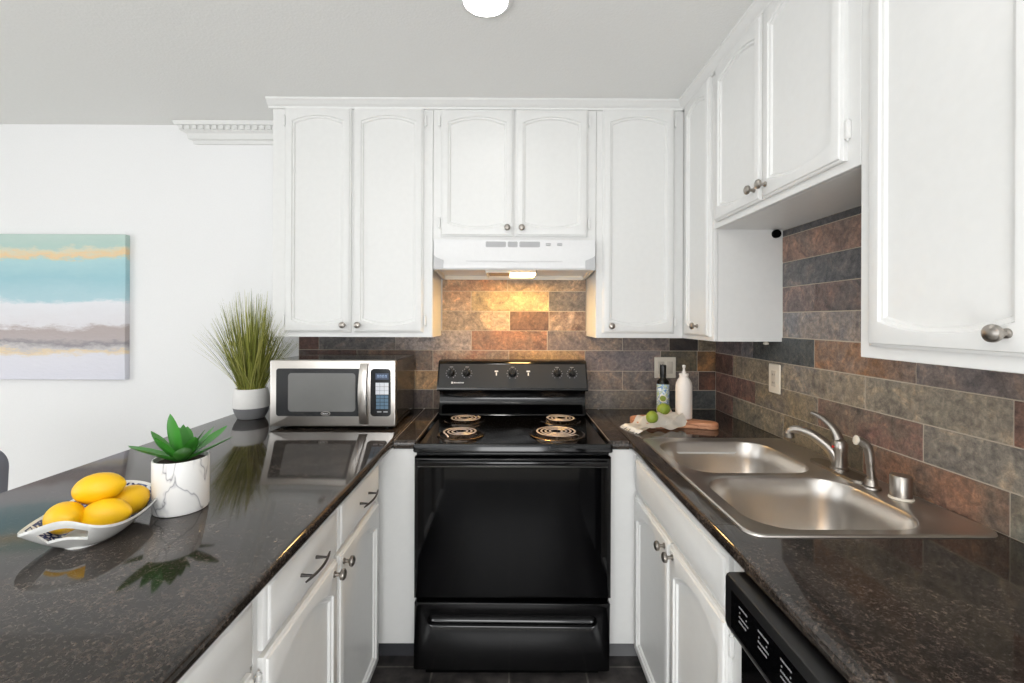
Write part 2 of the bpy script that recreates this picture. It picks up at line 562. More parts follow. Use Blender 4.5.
def door_bm(F, u0, u1, v0, v1, t=0.019, mu=0.034, mt=0.036, mb=0.034, up=0.026, dn=0.022):
    bm = B()
    R = lambda d: ring_side(u0 + d, u1 - d, v0 + d, v1 - d, 0, 0)
    def I(d):
        return ring_side(u0 + mu + d, u1 - mu - d, v0 + mb + dn + d, v1 - mt - up - d, up, dn)
    rings = [(R(0), 0), (R(0), t - 0.009), (R(0.003), t - 0.006), (R(0.006), t - 0.005), (R(0.008), t - 0.001), (R(0.010), t),
             (I(0), t), (I(0.003), t - 0.005), (I(0.009), t - 0.006), (I(0.013), t - 0.012), (I(0.016), t - 0.012)]
    return rings_mesh(bm, F, rings)


def plain_front_bm(F, u0, u1, v0, v1, t=0.019, d=0.012):
    bm = B()
    R = lambda k: ring_side(u0 + k, u1 - k, v0 + k, v1 - k, 0, 0)
    return rings_mesh(bm, F, [(R(0), 0), (R(0), t - 0.009), (R(0.004), t - 0.006), (R(d), t - 0.005), (R(d + 0.003), t - 0.001), (R(d + 0.006), t)])


def knob(parent, p, n, r=0.0155):
    bm = B()
    lathe(bm, [(0.0085, 0), (0.0085, 0.003), (0.0055, 0.005), (0.005, 0.014), (0.008, 0.017), (r * 0.92, 0.020), (r, 0.024), (r * 0.93, 0.029), (r * 0.6, 0.0325), (0, 0.034)], p, n, 20)
    return obj('knob', bm, M['nickel'], parent)


def hinge(parent, p, n, up=0.045):
    """small painted hinge knuckle at the door edge"""
    bm = B()
    x, y, z = p
    if abs(n[0]) > 0.5:
        s = n[0]
        box(bm, min(x, x + s * 0.012), max(x, x + s * 0.012), y - 0.006, y + 0.006, z - up / 2, z + up / 2, 0.003)
        lathe(bm, [(0.003, 0), (0.003, 0.006), (0, 0.007)], (x + s * 0.006, y, z + up / 2), (0, 0, 1), 8)
        lathe(bm, [(0.003, 0), (0.003, 0.006), (0, 0.007)], (x + s * 0.006, y, z - up / 2), (0, 0, -1), 8)
    else:
        box(bm, x - 0.006, x + 0.006, y - 0.012, y, z - up / 2, z + up / 2, 0.003)
        lathe(bm, [(0.003, 0), (0.003, 0.006), (0, 0.007)], (x, y - 0.006, z + up / 2), (0, 0, 1), 8)
        lathe(bm, [(0.003, 0), (0.003, 0.006), (0, 0.007)], (x, y - 0.006, z - up / 2), (0, 0, -1), 8)
    return obj('hinge', bm, M['cab'], parent)


# ------------------------------------------------------------------ room shell
bm = B(); box(bm, -1.12, RX1 + .1, -0.5, RY1 + .1, -0.08, 0)
struct('floor', bm, M['floor'])
bm = B(); box(bm, RX0 - .1, -1.12, RY0 - .1, RY1 + .1, -0.08, 0); box(bm, -1.12, RX1 + .1, RY0 - .1, -0.5, -0.08, 0)
struct('floor', bm, M['floor_light'])
bm = B(); box(bm, RX0 - .1, RX1 + .1, RY0 - .1, RY1 + .1, CEIL, CEIL + 0.1)
struct('ceiling', bm, M['ceiling'])
bm = B(); box(bm, RX0 - .1, RX1 + .1, RY1, RY1 + 0.1, 0, CEIL)
struct('wall_back', bm, M['wall'])
bm = B(); box(bm, RX1, RX1 + 0.1, RY0, RY1, 0, CEIL)
struct('wall_right', bm, M['wall'])
# front wall (behind the camera) and left wall, each with a wide window opening
def wall_with_hole(name, plane, fixed0, fixed1, a0, a1, h0, h1, z0, z1):
    bm = B()
    def b(u0, u1, v0, v1):
        if plane == 'y': box(bm, u0, u1, fixed0, fixed1, v0, v1)
        else: box(bm, fixed0, fixed1, u0, u1, v0, v1)
    b(a0, a1, 0, z0); b(a0, a1, z1, CEIL); b(a0, h0, z0, z1); b(h1, a1, z0, z1)
    return struct(name, bm, M['wall'])
wall_with_hole('wall_front', 'y', RY0 - .1, RY0, RX0 - .1, RX1 + .1, -2.3, 0.8, 0.06, 2.1)
wall_with_hole('wall_left', 'x', RX0 - .1, RX0, RY0, RY1, -2.15, 0.95, 0.35, 2.35)
def window(name, plane, c, a0, a1, z0, z1, n):
    bm = B()
    def b(u0, u1, v0, v1):
        if plane == 'y': box(bm, u0, u1, c - .03, c + .03, v0, v1, 0.004, 1)
        else: box(bm, c - .03, c + .03, u0, u1, v0, v1, 0.004, 1)
    t = 0.05
    b(a0, a1, z0, z0 + t); b(a0, a1, z1 - t, z1)
    for k in range(n + 1):
        u = a0 + t / 2 + (a1 - a0 - t) * k / n
        b(u - t / 2, u + t / 2, z0, z1)
    return struct(name, bm, M['trim'])
window('window_1', 'y', RY0 - .05, -2.3, 0.8, 0.06, 2.1, 3)
window('window_2', 'x', RX0 - .05, -2.15, 0.95, 0.35, 2.35, 3)

# baseboard on the dining side of the back wall
bm = B(); box(bm, RX0, -1.42, RY1 - 0.014, RY1, 0, 0.09, 0.003, 1)
struct('baseboard_back', bm, M['trim'])

# cabinet crown trims
cr = lambda d0, d1: None
def crown_profile(base, s):
    """(horizontal, z) profile; s=-1 grows towards smaller coordinate"""
    z = CEIL
    return [(base, z), (base + s * 0.040, z), (base + s * 0.040, z - 0.010), (base + s * 0.034, z - 0.014), (base + s * 0.028, z - 0.026),
            (base + s * 0.014, z - 0.034), (base + s * 0.012, z - 0.042), (base, z - 0.042)]
XL, XA, XB, XR = -1.148, -0.375, 0.4115, 0.836      # back-run wall-cabinet boundaries
YU = 2.196                                          # face of the back run
bm = B(); prism(bm, crown_profile(YU, -1), XL - 0.015, XR, 'x')
struct('trim_1', bm, M['trim'])
bm = B(); prism(bm, crown_profile(XR, -1), 0.3, YU - 0.002, 'y')
struct('trim_2', bm, M['trim'])
# dentil crown on the back wall, mitred return at its left end
bm = B()
prof = [(0.0, 2.340), (0.012, 2.341), (0.014, 2.358), (0.026, 2.364), (0.030, 2.392), (0.046, 2.402), (0.050, 2.424), (0.060, 2.428), (0.064, CEIL - .0001), (0.0, CEIL - .0001)]
L = [bm.verts.new((-1.70 - p[0] * 1.5, RY1 - p[0], p[1])) for p in prof]
R = [bm.verts.new((XL, RY1 - p[0], p[1])) for p in prof]
k = len(prof)
for i in range(k):
    bm.faces.new((L[i], L[(i + 1) % k], R[(i + 1) % k], R[i]))
bm.faces.new(L); bm.faces.new(R[::-1])
x = -1.765
while x < XL - 0.02:
    box(bm, x, x + 0.020, RY1 - 0.060, RY1 - 0.044, 2.404, 2.423)
    x += 0.036
struct('trim_3', bm, M['trim'], smooth=False)

# ------------------------------------------------------------------ slate backsplash
def tone(c):
    m = sum(c) / 3
    return srgb(*[min(255, (m + (v - m) * 0.68) * 1.20 + 3) for v in c])
def tiles(name, rows, wallpos, axis, label, z_rows):
    bm = B()
    la = bm.loops.layers.float_color.new('tint_a')
    lb = bm.loops.layers.float_color.new('tint_b')
    rnd = random.Random(3)
    g = 0.0016
    for z0, z1, lst in rows:
        for (u0, u1, ca, cb) in lst:
            t = 0.011 + rnd.random() * 0.0025
            f0 = set(bm.faces)
            if axis == 'y':
                box(bm, u0 + g, u1 - g, wallpos - t, wallpos - 0.003, z0 + g, z1 - g, 0.0015, 1)
            else:
                box(bm, wallpos - t, wallpos - 0.003, u0 + g, u1 - g, z0 + g, z1 - g, 0.0015, 1)
            for f in set(bm.faces) - f0:
                f.material_index = 0
                for l in f.loops:
                    l[la] = tone(ca); l[lb] = tone(cb)
    f0 = set(bm.faces)
    for z0, z1, lst in rows:
        u0 = min(q[0] for q in lst); u1 = max(q[1] for q in lst)
        if axis == 'y':
            box(bm, u0, u1, wallpos - 0.010, wallpos - 0.0004, z0, z1)
        else:
            box(bm, wallpos - 0.010, wallpos - 0.0004, u0, u1, z0, z1)
    for f in set(bm.faces) - f0:
        f.material_index = 1
    o = obj(name, bm, [M['slate'], M['grout']], smooth=False)
    return tag(o, label, 'backsplash')


ZC = 0.914
bz = [ZC, 1.016, 1.119, 1.230, 1.337, 1.443, 1.551, 1.626]
pxX = lambda px: (px - 513.6) * 0.00545
E0, E9 = -1.146, 1.1175
def row(px, cols, e0=E0, e9=E9):
    us = [e0] + [pxX(p) for p in px] + [e9]
    return [(us[i], us[i + 1], cols[i][0], cols[i][1]) for i in range(len(cols))]
K = lambda *a: a
rows_b = [
    (bz[0], bz[1], row([361, 437, 512, 588, 663.5], [K((84, 70, 62), (96, 84, 74)), K((84, 68, 62), (100, 84, 74)), K((96, 76, 62), (110, 86, 68)), K((96, 76, 62), (110, 86, 68)), K((92, 84, 76), (108, 98, 90)), K((56, 60, 60), (66, 68, 66))])),
    (bz[1], bz[2], row([323.4, 399.4, 419, 474.9, 550, 625.5, 701.5], [K((96, 66, 56), (110, 84, 72)), K((94, 86, 82), (84, 74, 70)), K((84, 72, 58), (96, 84, 68)), K((140, 106, 66), (156, 124, 84)), K((118, 90, 66), (150, 110, 70)), K((118, 98, 84), (96, 88, 84)), K((110, 94, 84), (94, 86, 82)), K((60, 38, 28), (96, 54, 36))])),
    (bz[2], bz[3], row([361, 436.6, 512.3, 588, 663.5, 700], [K((94, 60, 52), (84, 74, 70)), K((116, 82, 62), (90, 78, 70)), K((128, 84, 66), (142, 122, 104)), K((150, 116, 72), (128, 92, 68)), K((92, 82, 84), (106, 94, 92)), K((68, 64, 56), (92, 78, 52)), K((124, 80, 34), (90, 62, 34))])),
    (bz[3], bz[4], row([323.4, 399.4, 474.9, 550.4, 625.5, 672, 701], [K((104, 66, 56), (90, 56, 50)), K((98, 91, 88), (112, 104, 100)), K((130, 118, 112), (148, 128, 116)), K((140, 88, 62), (118, 86, 68)), K((102, 88, 86), (128, 108, 92)), K((112, 96, 88), (96, 84, 78)), K((40, 30, 26), (70, 56, 44)), K((96, 80, 58), (112, 96, 72))])),
    (bz[4], bz[5], row([361, 437, 513, 552], [K((110, 90, 80), (120, 100, 88)), K((110, 90, 80), (120, 100, 88)), K((178, 150, 122), (160, 136, 112)), K((106, 72, 58), (122, 84, 66)), K((104, 72, 58), (186, 154, 128))], -1.146, 0.41)),
    (bz[5], bz[6], row([474.5, 551.8], [K((188, 152, 118), (176, 128, 92)), K((176, 148, 102), (164, 138, 98)), K((122, 112, 104), (102, 94, 90))], -0.37, 0.41)),
    (bz[6], bz[7], row([510.6], [K((178, 146, 112), (182, 124, 86)), K((186, 154, 118), (170, 136, 104))], -0.37, 0.41)),
]
# rows 5 and up exist only in the hood bay; the row at the cabinets' underside is cut to it
rows_b[4] = (bz[4], bz[5], [q for q in [(-0.37, pxX(513), (178, 150, 122), (160, 136, 112)), (pxX(513), pxX(552), (106, 72, 58), (122, 84, 66)), (pxX(552), 0.41, (104, 72, 58), (186, 154, 128))]])
for k_ in (4, 5, 6):  # hood-bay tile colours hold the lamp's glow; scaled darker to offset it
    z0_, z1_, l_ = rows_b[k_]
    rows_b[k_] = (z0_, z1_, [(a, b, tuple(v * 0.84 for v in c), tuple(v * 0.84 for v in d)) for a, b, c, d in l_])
# behind the wall cabinets row 3 stops at their undersides: visible height only
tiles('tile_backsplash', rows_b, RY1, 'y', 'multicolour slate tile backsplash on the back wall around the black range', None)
rz = [ZC, 1.015, 1.118, 1.222, 1.328, 1.430, 1.532, 1.633, 1.738, 1.766]
Y9, Yn = 2.4695, 0.10
def rrow(ys, cols, top=Y9):
    us = [top] + ys
    return [(us[i + 1], us[i], cols[i][0], cols[i][1]) for i in range(len(cols))]
ol, ol2 = (128, 114, 92), (108, 96, 82)
rows_r = [
    (rz[0], rz[1], rrow([2.276, 1.855, 1.435, 1.012, 0.59, Yn], [K((108, 74, 64), (96, 70, 62)), K((126, 112, 88), (108, 98, 82)), K((112, 98, 74), (96, 84, 66)), K((128, 84, 60), (102, 82, 66)), K(ol, (110, 106, 92)), K(ol, ol2)])),
    (rz[1], rz[2], rrow([2.070, 1.648, 1.226, 0.805, 0.385, Yn], [K((118, 78, 68), (102, 74, 64)), K((122, 106, 80), (108, 98, 88)), K((128, 82, 70), (106, 88, 74)), K((122, 112, 98), (104, 96, 88)), K(ol, ol2), K((110, 80, 66), (98, 84, 74))])),
    (rz[2], rz[3], rrow([2.276, 1.853, 1.428, 1.005, 0.585, Yn], [K((84, 58, 50), (112, 74, 66)), K((130, 114, 90), (116, 104, 90)), K((132, 116, 94), (108, 102, 96)), K((120, 110, 94), (130, 116, 98)), K((116, 76, 62), (100, 78, 66)), K(ol, ol2)])),
    (rz[3], rz[4], rrow([2.19, 2.09, 1.668, 1.248, 0.825, 0.405, Yn], [K((92, 82, 84), (104, 92, 92)), K((98, 94, 96), (90, 84, 86)), K((60, 64, 65), (72, 75, 74)), K((134, 88, 54), (116, 96, 84)), K((98, 88, 86), (112, 96, 88)), K((124, 90, 66), (104, 88, 76)), K(ol, ol2)])),
]
Yp0, Yp1 = 1.084, 1.864
rows_r += [
    (rz[4], rz[5], [(1.45, Yp1, (130, 112, 100), (104, 102, 104)), (Yp0, 1.45, (116, 98, 86), (104, 92, 84))]),
    (rz[5], rz[6], [(1.67, Yp1, (112, 90, 84), (98, 84, 80)), (1.25, 1.67, (86, 76, 74), (112, 84, 74)), (Yp0, 1.25, (100, 84, 76), (90, 80, 74))]),
    (rz[6], rz[7], [(Yp0, Yp1, (78, 78, 80), (90, 86, 86))]),
    (rz[7], rz[8], [(Yp0, Yp1, (136, 98, 80), (112, 92, 82))]),
    (rz[8], rz[9], [(Yp0, Yp1, (60, 60, 63), (74, 72, 74))]),
]
tiles('tile_backsplash', rows_r, RX1, 'x', 'multicolour slate tile backsplash on the right wall above the sink', None)

# ------------------------------------------------------------------ wall cabinets
def wall_cabinet(label, box6, facing, doors, knobs, hinges, face, extra=None, split=True):
    """box6 = x0,x1,y0,y1,z0,z1 of the carcass"""
    x0, x1, y0, y1, z0, z1 = box6
    t = thing('wall_cabinet', label, 'cabinet', ((x0 + x1) / 2, (y0 + y1) / 2, z0))
    bm = B()
    # carcass open inside: sides, bottom, top, back and a face frame
    s = 0.016
    e = 0.0008
    if facing == 'back':
        box(bm, x0 + e, x0 + s, y0 + s, y1, z0, z1); box(bm, x1 - s, x1 - e, y0 + s, y1, z0, z1)
        box(bm, x0 + s, x1 - s, y0 + s, y1, z0, z0 + s); box(bm, x0 + s, x1 - s, y0 + s, y1, z1 - s, z1)
        obj('carcass', bm, M['cab'], t, smooth=False)
        bm = B(); box(bm, x0 + e, x1 - e, y0, y0 + s - e, z0, z1, 0.0015, 1)
    else:
        box(bm, x0 + s, x1, y0 + e, y0 + s, z0, z1); box(bm, x0 + s, x1, y1 - s, y1 - e, z0, z1)
        box(bm, x0 + s, x1, y0 + s, y1 - s, z0, z0 + s); box(bm, x0 + s, x1, y0 + s, y1 - s, z1 - s, z1)
        obj('carcass', bm, M['cab'], t, smooth=False)
        bm = B(); box(bm, x0, x0 + s - e, y0 + e, y1 - e, z0, z1, 0.0015, 1)
    obj('face_frame', bm, M['cab'], t, smooth=False)
    F = frame(facing, face, 0)
    n = {'back': (0, -1, 0), 'right': (-1, 0, 0)}[facing]
    for (u0, u1, v0, v1), kn, hs in zip(doors, knobs, hinges):
        d = obj('door', door_bm(F, u0, u1, v0, v1), M['cab'], t)
        if kn:
            knob(d, F(kn[0], kn[1], 0.0192), n)
        for h in hs:
            hinge(t, F(h[0], h[1], 0.0), n)
    return t


ZU = 1.310
ZT = CEIL - 0.0005
wall_cabinet('white two-door wall cabinet left of the range hood, above the microwave', (XL, XA, YU, RY1, ZU, ZT), 'back',
             [(-1.082, -0.7655, 1.333, 2.408), (-0.7525, -0.4195, 1.333, 2.408)],
             [(-0.7955, 1.368), (-0.7250, 1.368)], [[(-1.090, 2.35), (-1.090, 1.39)], [(-0.411, 2.35), (-0.411, 1.39)]], YU)
wall_cabinet('short white two-door wall cabinet directly above the range hood', (XA, XB, YU, RY1, 1.776, ZT), 'back',
             [(-0.336, 0.0135, 1.797, 2.405), (0.0225, 0.369, 1.797, 2.405)],
             [(-0.0165, 1.834), (0.0525, 1.834)], [[(-0.344, 2.35), (-0.344, 1.86)], [(0.377, 2.35), (0.377, 1.86)]], YU)
wall_cabinet('tall white single-door wall cabinet right of the range hood', (XB, XR - 0.001, YU, RY1, ZU, ZT), 'back',
             [(0.441, 0.786, 1.333, 2.408)], [(0.4815, 1.368)], [[(0.794, 2.35), (0.794, 1.39)]], YU)
# right-wall run
c1 = wall_cabinet('narrow white wall cabinet in the corner beside the slate niche', (XR, RX1, Yp1, RY1, ZU, ZT), 'right',
             [(1.888, 2.150, 1.328, 2.408)], [(1.985, 1.372)], [[]], XR)
bm = B(); lathe(bm, [(0.017, 0), (0.017, 0.012), (0.012, 0.016), (0, 0.0165)], (1.088, Yp1 + 0.0008, 1.752), (0, -1, 0), 20)
obj('cable_grommet', bm, M['void'], c1)['label'] = 'black round cable grommet'
bm = B(); lathe(bm, [(0.006, 0), (0.006, 0.004), (0.011, 0.006), (0.011, 0.013), (0, 0.016)], (1.07, 1.90, ZU + 0.0003), (0, 0, -1), 16)
obj('light_clip', bm, M['plate'], c1)
ZS = 1.770
wall_cabinet('short white two-door wall cabinet over the sink', (XR, RX1, Yp0, Yp1, ZS, ZT), 'right',
             [(1.4945, 1.832, 1.793, 2.408), (1.1265, 1.4845, 1.793, 2.408)],
             [(1.524, 1.834), (1.4575, 1.834)], [[], [(1.119, 1.868), (1.119, 2.33)]], XR)
wall_cabinet('nearest tall white wall cabinet at the right edge above the counter', (XR, RX1, 0.655, Yp0, ZU, ZT), 'right',
             [(0.700, 1.044, 1.338, 2.408)], [(0.745, 1.376)], [[]], XR)

# ------------------------------------------------------------------ range hood
hx0, hx1 = -0.364, 0.4005
t = thing('range_hood', 'white under-cabinet range hood with lit warm lamp above the black range', 'range hood', (0.018, 2.31, 1.615))
bm = B()
prism(bm, [(2.150, 1.7745), (2.150, 1.668), (2.146, 1.660), (2.146, 1.640), (2.152, 1.632), (2.168, 1.632), (2.168, 1.650), (2.462, 1.630), (2.462, 1.7745)], hx0, hx1, 'x')
obj('hood_body', bm, M['hood'], t)
bm = B()
for s in (0, 1):   # side skirts
    xa = hx0 if s == 0 else hx1 - 0.012
    prism(bm, [(2.152, 1.634), (2.462, 1.612), (2.462, 1.652), (2.152, 1.652)], xa, xa + 0.012, 'x')
box(bm, hx0 + 0.012, hx1 - 0.012, 2.450, 2.462, 1.612, 1.632)
obj('skirt', bm, M['hood_in'], t)
for s in (0, 1):
    bm = B()
    xa, sg = (hx0 + 0.001, 1) if s == 0 else (hx1 - 0.001, -1)
    prism(bm, [(xa, 1.700), (xa + sg * 0.012, 1.690), (xa + sg * 0.046, 1.676), (xa + sg * 0.046, 1.637), (xa, 1.637)], 2.1435, 2.147, 'y')
    obj('corner_cap', bm, M['hood_grey'], t)
for a, b in ((-0.118, -0.022), (-0.014, 0.033), (0.041, 0.139)):
    bm = B(); nl = 7
    prism(bm, [(q[0], q[1]) for q in rrect(a, b, 1.739, 1.766, 0.006)], 2.1488, 2.1502, 'y')
    for i in range(nl):
        z = 1.742 + i * 0.0034
        box(bm, a + 0.004, b - 0.004, 2.1465, 2.149, z, z + 0.0016)
    obj('vent_louvre', bm, M['hood_grey'], t)['label'] = 'pale grey vent louvre'
for xx in (0.178, 0.232):
    bm = B(); box(bm, xx - 0.012, xx + 0.012, 2.1445, 2.1502, 1.746, 1.759, 0.002, 1); box(bm, xx - 0.003, xx + 0.003, 2.140, 2.146, 1.749, 1.757, 0.001, 1)
    obj('switch', bm, M['hood_grey'], t)
bm = B(); box(bm, -0.21, 0.245, 2.1452, 2.147, 1.672, 1.6735)
obj('seam', bm, M['hood_grey'], t)
zl = lambda y: 1.650 - (y - 2.168) * 0.02 / 0.294
bm = B(); box(bm, -0.11, -0.005, 2.195, 2.40, 1.626, 1.640, 0.003, 1)
obj('grease_filter', bm, M['filter'], t)
bm = B(); box(bm, -0.115, 0.125, 2.188, 2.192, 1.622, 1.645); box(bm, -0.115, 0.125, 2.402, 2.406, 1.616, 1.640)
box(bm, -0.119, -0.115, 2.188, 2.406, 1.616, 1.644); box(bm, 0.121, 0.125, 2.188, 2.406, 1.616, 1.644)
obj('filter_frame', bm, M['hood_in'], t)
bm = B(); box(bm, -0.002, 0.119, 2.334, 2.337, 1.612, 1.641)  # added plate, keeps the lens from lighting the back tiles directly
obj('lamp_blocker', bm, M['hood_in'], t)
bm = B(); box(bm, 0.000, 0.117, 2.200, 2.330, 1.626, 1.642, 0.004, 2)
obj('lamp_lens', bm, M['hoodlamp'], t)['label'] = 'lit warm lamp lens'

# ------------------------------------------------------------------ ceiling light
def ceiling_light(x, y, label, r=0.078):
    t = thing('ceiling_light', label, 'ceiling light', (x, y, CEIL), 'recessed ceiling lights')
    bm = B(); lathe(bm, [(r * 0.985, -0.0005), (r * 0.985, 0.010), (r * 1.04, 0.010), (r * 1.22, 0.004), (r * 1.24, -0.0005)], (x, y, CEIL - 0.0005), (0, 0, -1), 48, cap=False)
    obj('trim_ring', bm, M['trim'], t)
    bm = B(); lathe(bm, [(r, 0), (r * 0.9, 0.006), (r * 0.5, 0.009), (0, 0.010)], (x, y, CEIL - 0.0008), (0, 0, -1), 48)
    obj('lens', bm, M['lamp'], t)
    return t
ceiling_light(-0.085, 1.492, 'round white lit ceiling light at the top edge, in front of the hood', 0.074)
ceiling_light(0.03, -0.15, 'added unseen ceiling light above the camera, brightening the base cabinets', 0.074)  # added lamp out of view, lifts the dark base cabinet fronts

# ------------------------------------------------------------------ countertops
XLF, XRF = -0.462, 0.476            # front edges of left / right runs
YF = 1.806                          # front edge of the back strips
TH = 0.036
def nose(front, back, s):
    """cross-section (h, z) with a rounded front; s = direction from front to back"""
    r = 0.015
    pts = []
    for k in range(7):
        a = radians(-90 + 0 + 90 * k / 6)
        pts.append((front + s * (r - r * cos(radians(90 * k / 6)) if False else r * (1 - sin(radians(90 * (1 - k / 6))) )), 0))
    out = []
    for k in range(9):        # from top tangent to the bottom tangent round the front
        a = radians(90 + 180 * k / 8)
        out.append((front + s * (r + r * cos(a)) , ZC - TH / 2 + (TH / 2) * sin(a)))
    return out + [(back, ZC - TH), (back, ZC)]
t = B(); prism(t, nose(XLF, -1.398, -1), -0.35, RY1, 'y')
tag(obj('countertop', t, M['granite'], origin=(-0.93, 1.0, ZC - TH)), 'long dark granite peninsula countertop on the left carrying the microwave and plants', 'countertop')
rx0, rx1 = -0.3695, 0.3935          # range side limits
M['caulk'] = mat('caulk', (176, 160, 145), 0.5)
t = B(); prism(t, nose(YF, RY1 - 0.001, 1), XLF - 0.0005 + 0.001, rx0 - 0.002, 'x')
stl = tag(obj('countertop', t, M['granite'], origin=(-0.42, 2.1, ZC - TH)), 'narrow dark granite counter strip between the microwave counter and the range', 'countertop')
for xs in (XLF - 0.0018 + 0.003, rx0 - 0.0035):
    bm = B(); box(bm, xs - 0.0011, xs + 0.0011, YF + 0.012, RY1 - 0.016, ZC - 0.0006, ZC + 0.0005)
    obj('caulk_seam', bm, M['caulk'], stl, smooth=False)
t = B(); prism(t, nose(YF, RY1 - 0.001, 1), rx1 + 0.002, XRF - 0.0005, 'x')
str_ = tag(obj('countertop', t, M['granite'], origin=(0.435, 2.1, ZC - TH)), 'narrow dark granite counter strip between the range and the sink counter', 'countertop')
for xs in (rx1 + 0.0035,):
    bm = B(); box(bm, xs - 0.0011, xs + 0.0011, YF + 0.012, RY1 - 0.016, ZC - 0.0006, ZC + 0.0005)
    obj('caulk_seam', bm, M['caulk'], str_, smooth=False)
YS = 1.073
sx0, sx1, sy0, sy1 = 0.532, 1.111, 1.008, 1.850    # sink outer rim
hx_0, hx_1, hy0, hy1 = sx0 + 0.02, sx1 - 0.02, sy0 + 0.02, sy1 - 0.02
# far slab holds most of the sink cut-out, near slab the rest
def slab_around(bm, y0, y1, h0, h1):
    prism(bm, nose(XRF, hx_0, 1), y0, y1, 'y')
    box(bm, hx_1, RX1 - 0.001, y0, y1, ZC - TH, ZC)
    if h0 > y0: box(bm, hx_0, hx_1, y0, h0, ZC - TH, ZC)
    if h1 < y1: box(bm, hx_0, hx_1, h1, y1, ZC - TH, ZC)
t = B(); slab_around(t, YS + 0.0006, RY1 - 0.001, YS, hy1)
tag(obj('countertop', t, M['granite'], origin=(0.8, 1.9, ZC - TH)), 'dark granite counter slab around the sink, with cutting board and bottles', 'countertop')
t = B(); slab_around(t, -0.35, YS - 0.0006, -1, 9) if False else None
prism(t, nose(XRF, hx_0, 1), -0.35, YS - 0.0006, 'y'); box(t, hx_1, RX1 - 0.001, -0.35, YS - 0.0006, ZC - TH, ZC); box(t, hx_0, hx_1, -0.35, hy0, ZC - TH, ZC)
tag(obj('countertop', t, M['granite'], origin=(0.8, 0.3, ZC - TH)), 'dark granite counter slab nearest the camera on the right, above the dishwasher', 'countertop')

# ------------------------------------------------------------------ base cabinets
XFL, XFR = -0.510, 0.509            # face-frame planes (left / right)
CZ = ZC - TH - 0.0008
def arc_pull(parent, F, u, v, L=0.135):
    bm = B()
    pts = [F(u - L / 2 + L * k / 16, v, 0.024 + 0.010 * sin(pi * k / 16)) for k in range(17)]
    tube(bm, pts, [0.0022 + 0.0012 * min(1, 3 * sin(pi * k / 16)) for k in range(17)], 8)
    for s in (-1, 1):
        a = F(u + s * L * 0.30, v, 0); b = F(u + s * L * 0.30, v, 0.030)
        tube(bm, [a, b], [0.0045, 0.0026], 8)
    return obj('pull', bm, M['dark_metal'], parent)
def base_cabinet(label, facing, y0, y1, zb, xface, xback, toe_mat, drawers, doors, false_front=None):
    s = 0.018
    t = thing('base_cabinet', label, 'cabinet', ((xface + xback) / 2, (y0 + y1) / 2, 0))
    bm = B()
    xi = xface + (s if xback > xface else -s)
    a, b = min(xi, xback), max(xi, xback)
    box(bm, a, b, y0 + .001, y0 + s, zb, CZ); box(bm, a, b, y1 - s, y1 - .001, zb, CZ)
    box(bm, a, b, y0 + s, y1 - s, zb, zb + s)
    xb2 = xback - s if xback > xface else xback + s
    box(bm, min(xback, xb2), max(xback, xb2), y0 + s, y1 - s, zb + s, CZ)
    obj('carcass', bm, M['cab'], t, smooth=False)
    bm = B(); box(bm, min(xface, xi), max(xface, xi), y0 + .001, y1 - .001, zb, CZ, 0.0015, 1)
    obj('face_frame', bm, M['cab'], t, smooth=False)
    bm = B()
    xt = xface + (0.065 if xback > xface else -0.065)
    box(bm, min(xt, xback), max(xt, xback), y0 + .002, y1 - .002, 0.0, zb)
    obj('toe_kick', bm, toe_mat, t, smooth=False)
    F = frame(facing, xface, 0)
    n = {'left': (1, 0, 0), 'right': (-1, 0, 0)}[facing]
    for (u0, u1, v0, v1) in drawers:
        d = obj('drawer', plain_front_bm(F, u0, u1, v0, v1), M['cab'], t)
        arc_pull(d, lambda u, v, nn: F(u, v, nn + 0.019), (u0 + u1) / 2 + (0.018 if u0 > 1.2 else 0.0), 0.791, 0.150 if u0 > 1.2 else 0.138)
    if false_front:
        obj('drawer_panel', plain_front_bm(F, *false_front), M['cab'], t)
    for (u0, u1, v0, v1, ku, kv, hu) in doors:
        d = obj('door', door_bm(F, u0, u1, v0, v1, up=0.05, dn=0.0), M['cab'], t)
        if ku is not None:
            knob(d, F(ku, kv, 0.0192), n)
        if hu is not None:
            for hv in (v0 + 0.05, v1 - 0.05):
                hinge(t, F(hu, hv, 0), n)
    return t
base_cabinet('white base cabinet with two drawers and two arched doors left of the range', 'left', 0.906, 1.760, 0.095, XFL, -1.10, M['toe'],
             [(1.322, 1.722, 0.722, 0.862), (0.924, 1.308, 0.722, 0.862)],
             [(1.322, 1.722, 0.105, 0.708, 1.349, 0.680, None), (0.924, 1.308, 0.105, 0.708, 1.277, 0.680, 0.916)])
base_cabinet('nearest white base cabinet under the front of the left counter', 'left', 0.02, 0.900, 0.095, XFL, -1.10, M['toe'],
             [], [(0.48, 0.885, 0.105, 0.708, 0.52, 0.68, 0.893), (0.06, 0.47, 0.105, 0.708, 0.43, 0.68, None)], (0.06, 0.885, 0.722, 0.862))
base_cabinet('white sink base cabinet with two arched doors right of the range', 'right', 0.952, 1.812, 0.095, XFR, 1.125, M['toe_l'],
             [], [(1.404, 1.790, 0.105, 0.708, 1.436, 0.684, None), (1.036, 1.396, 0.105, 0.708, 1.364, 0.684, 1.028)], (1.030, 1.790, 0.728, 0.862))
# peninsula back panel facing the dining side
t = B(); box(t, -1.125, -1.103, -0.33, RY1 - 0.016, 0, CZ)
tag(obj('back_panel', t, M['cab'], origin=(-1.11, 1.0, 0)), 'white panel closing the dining side of the left counter cabinets', 'panel')
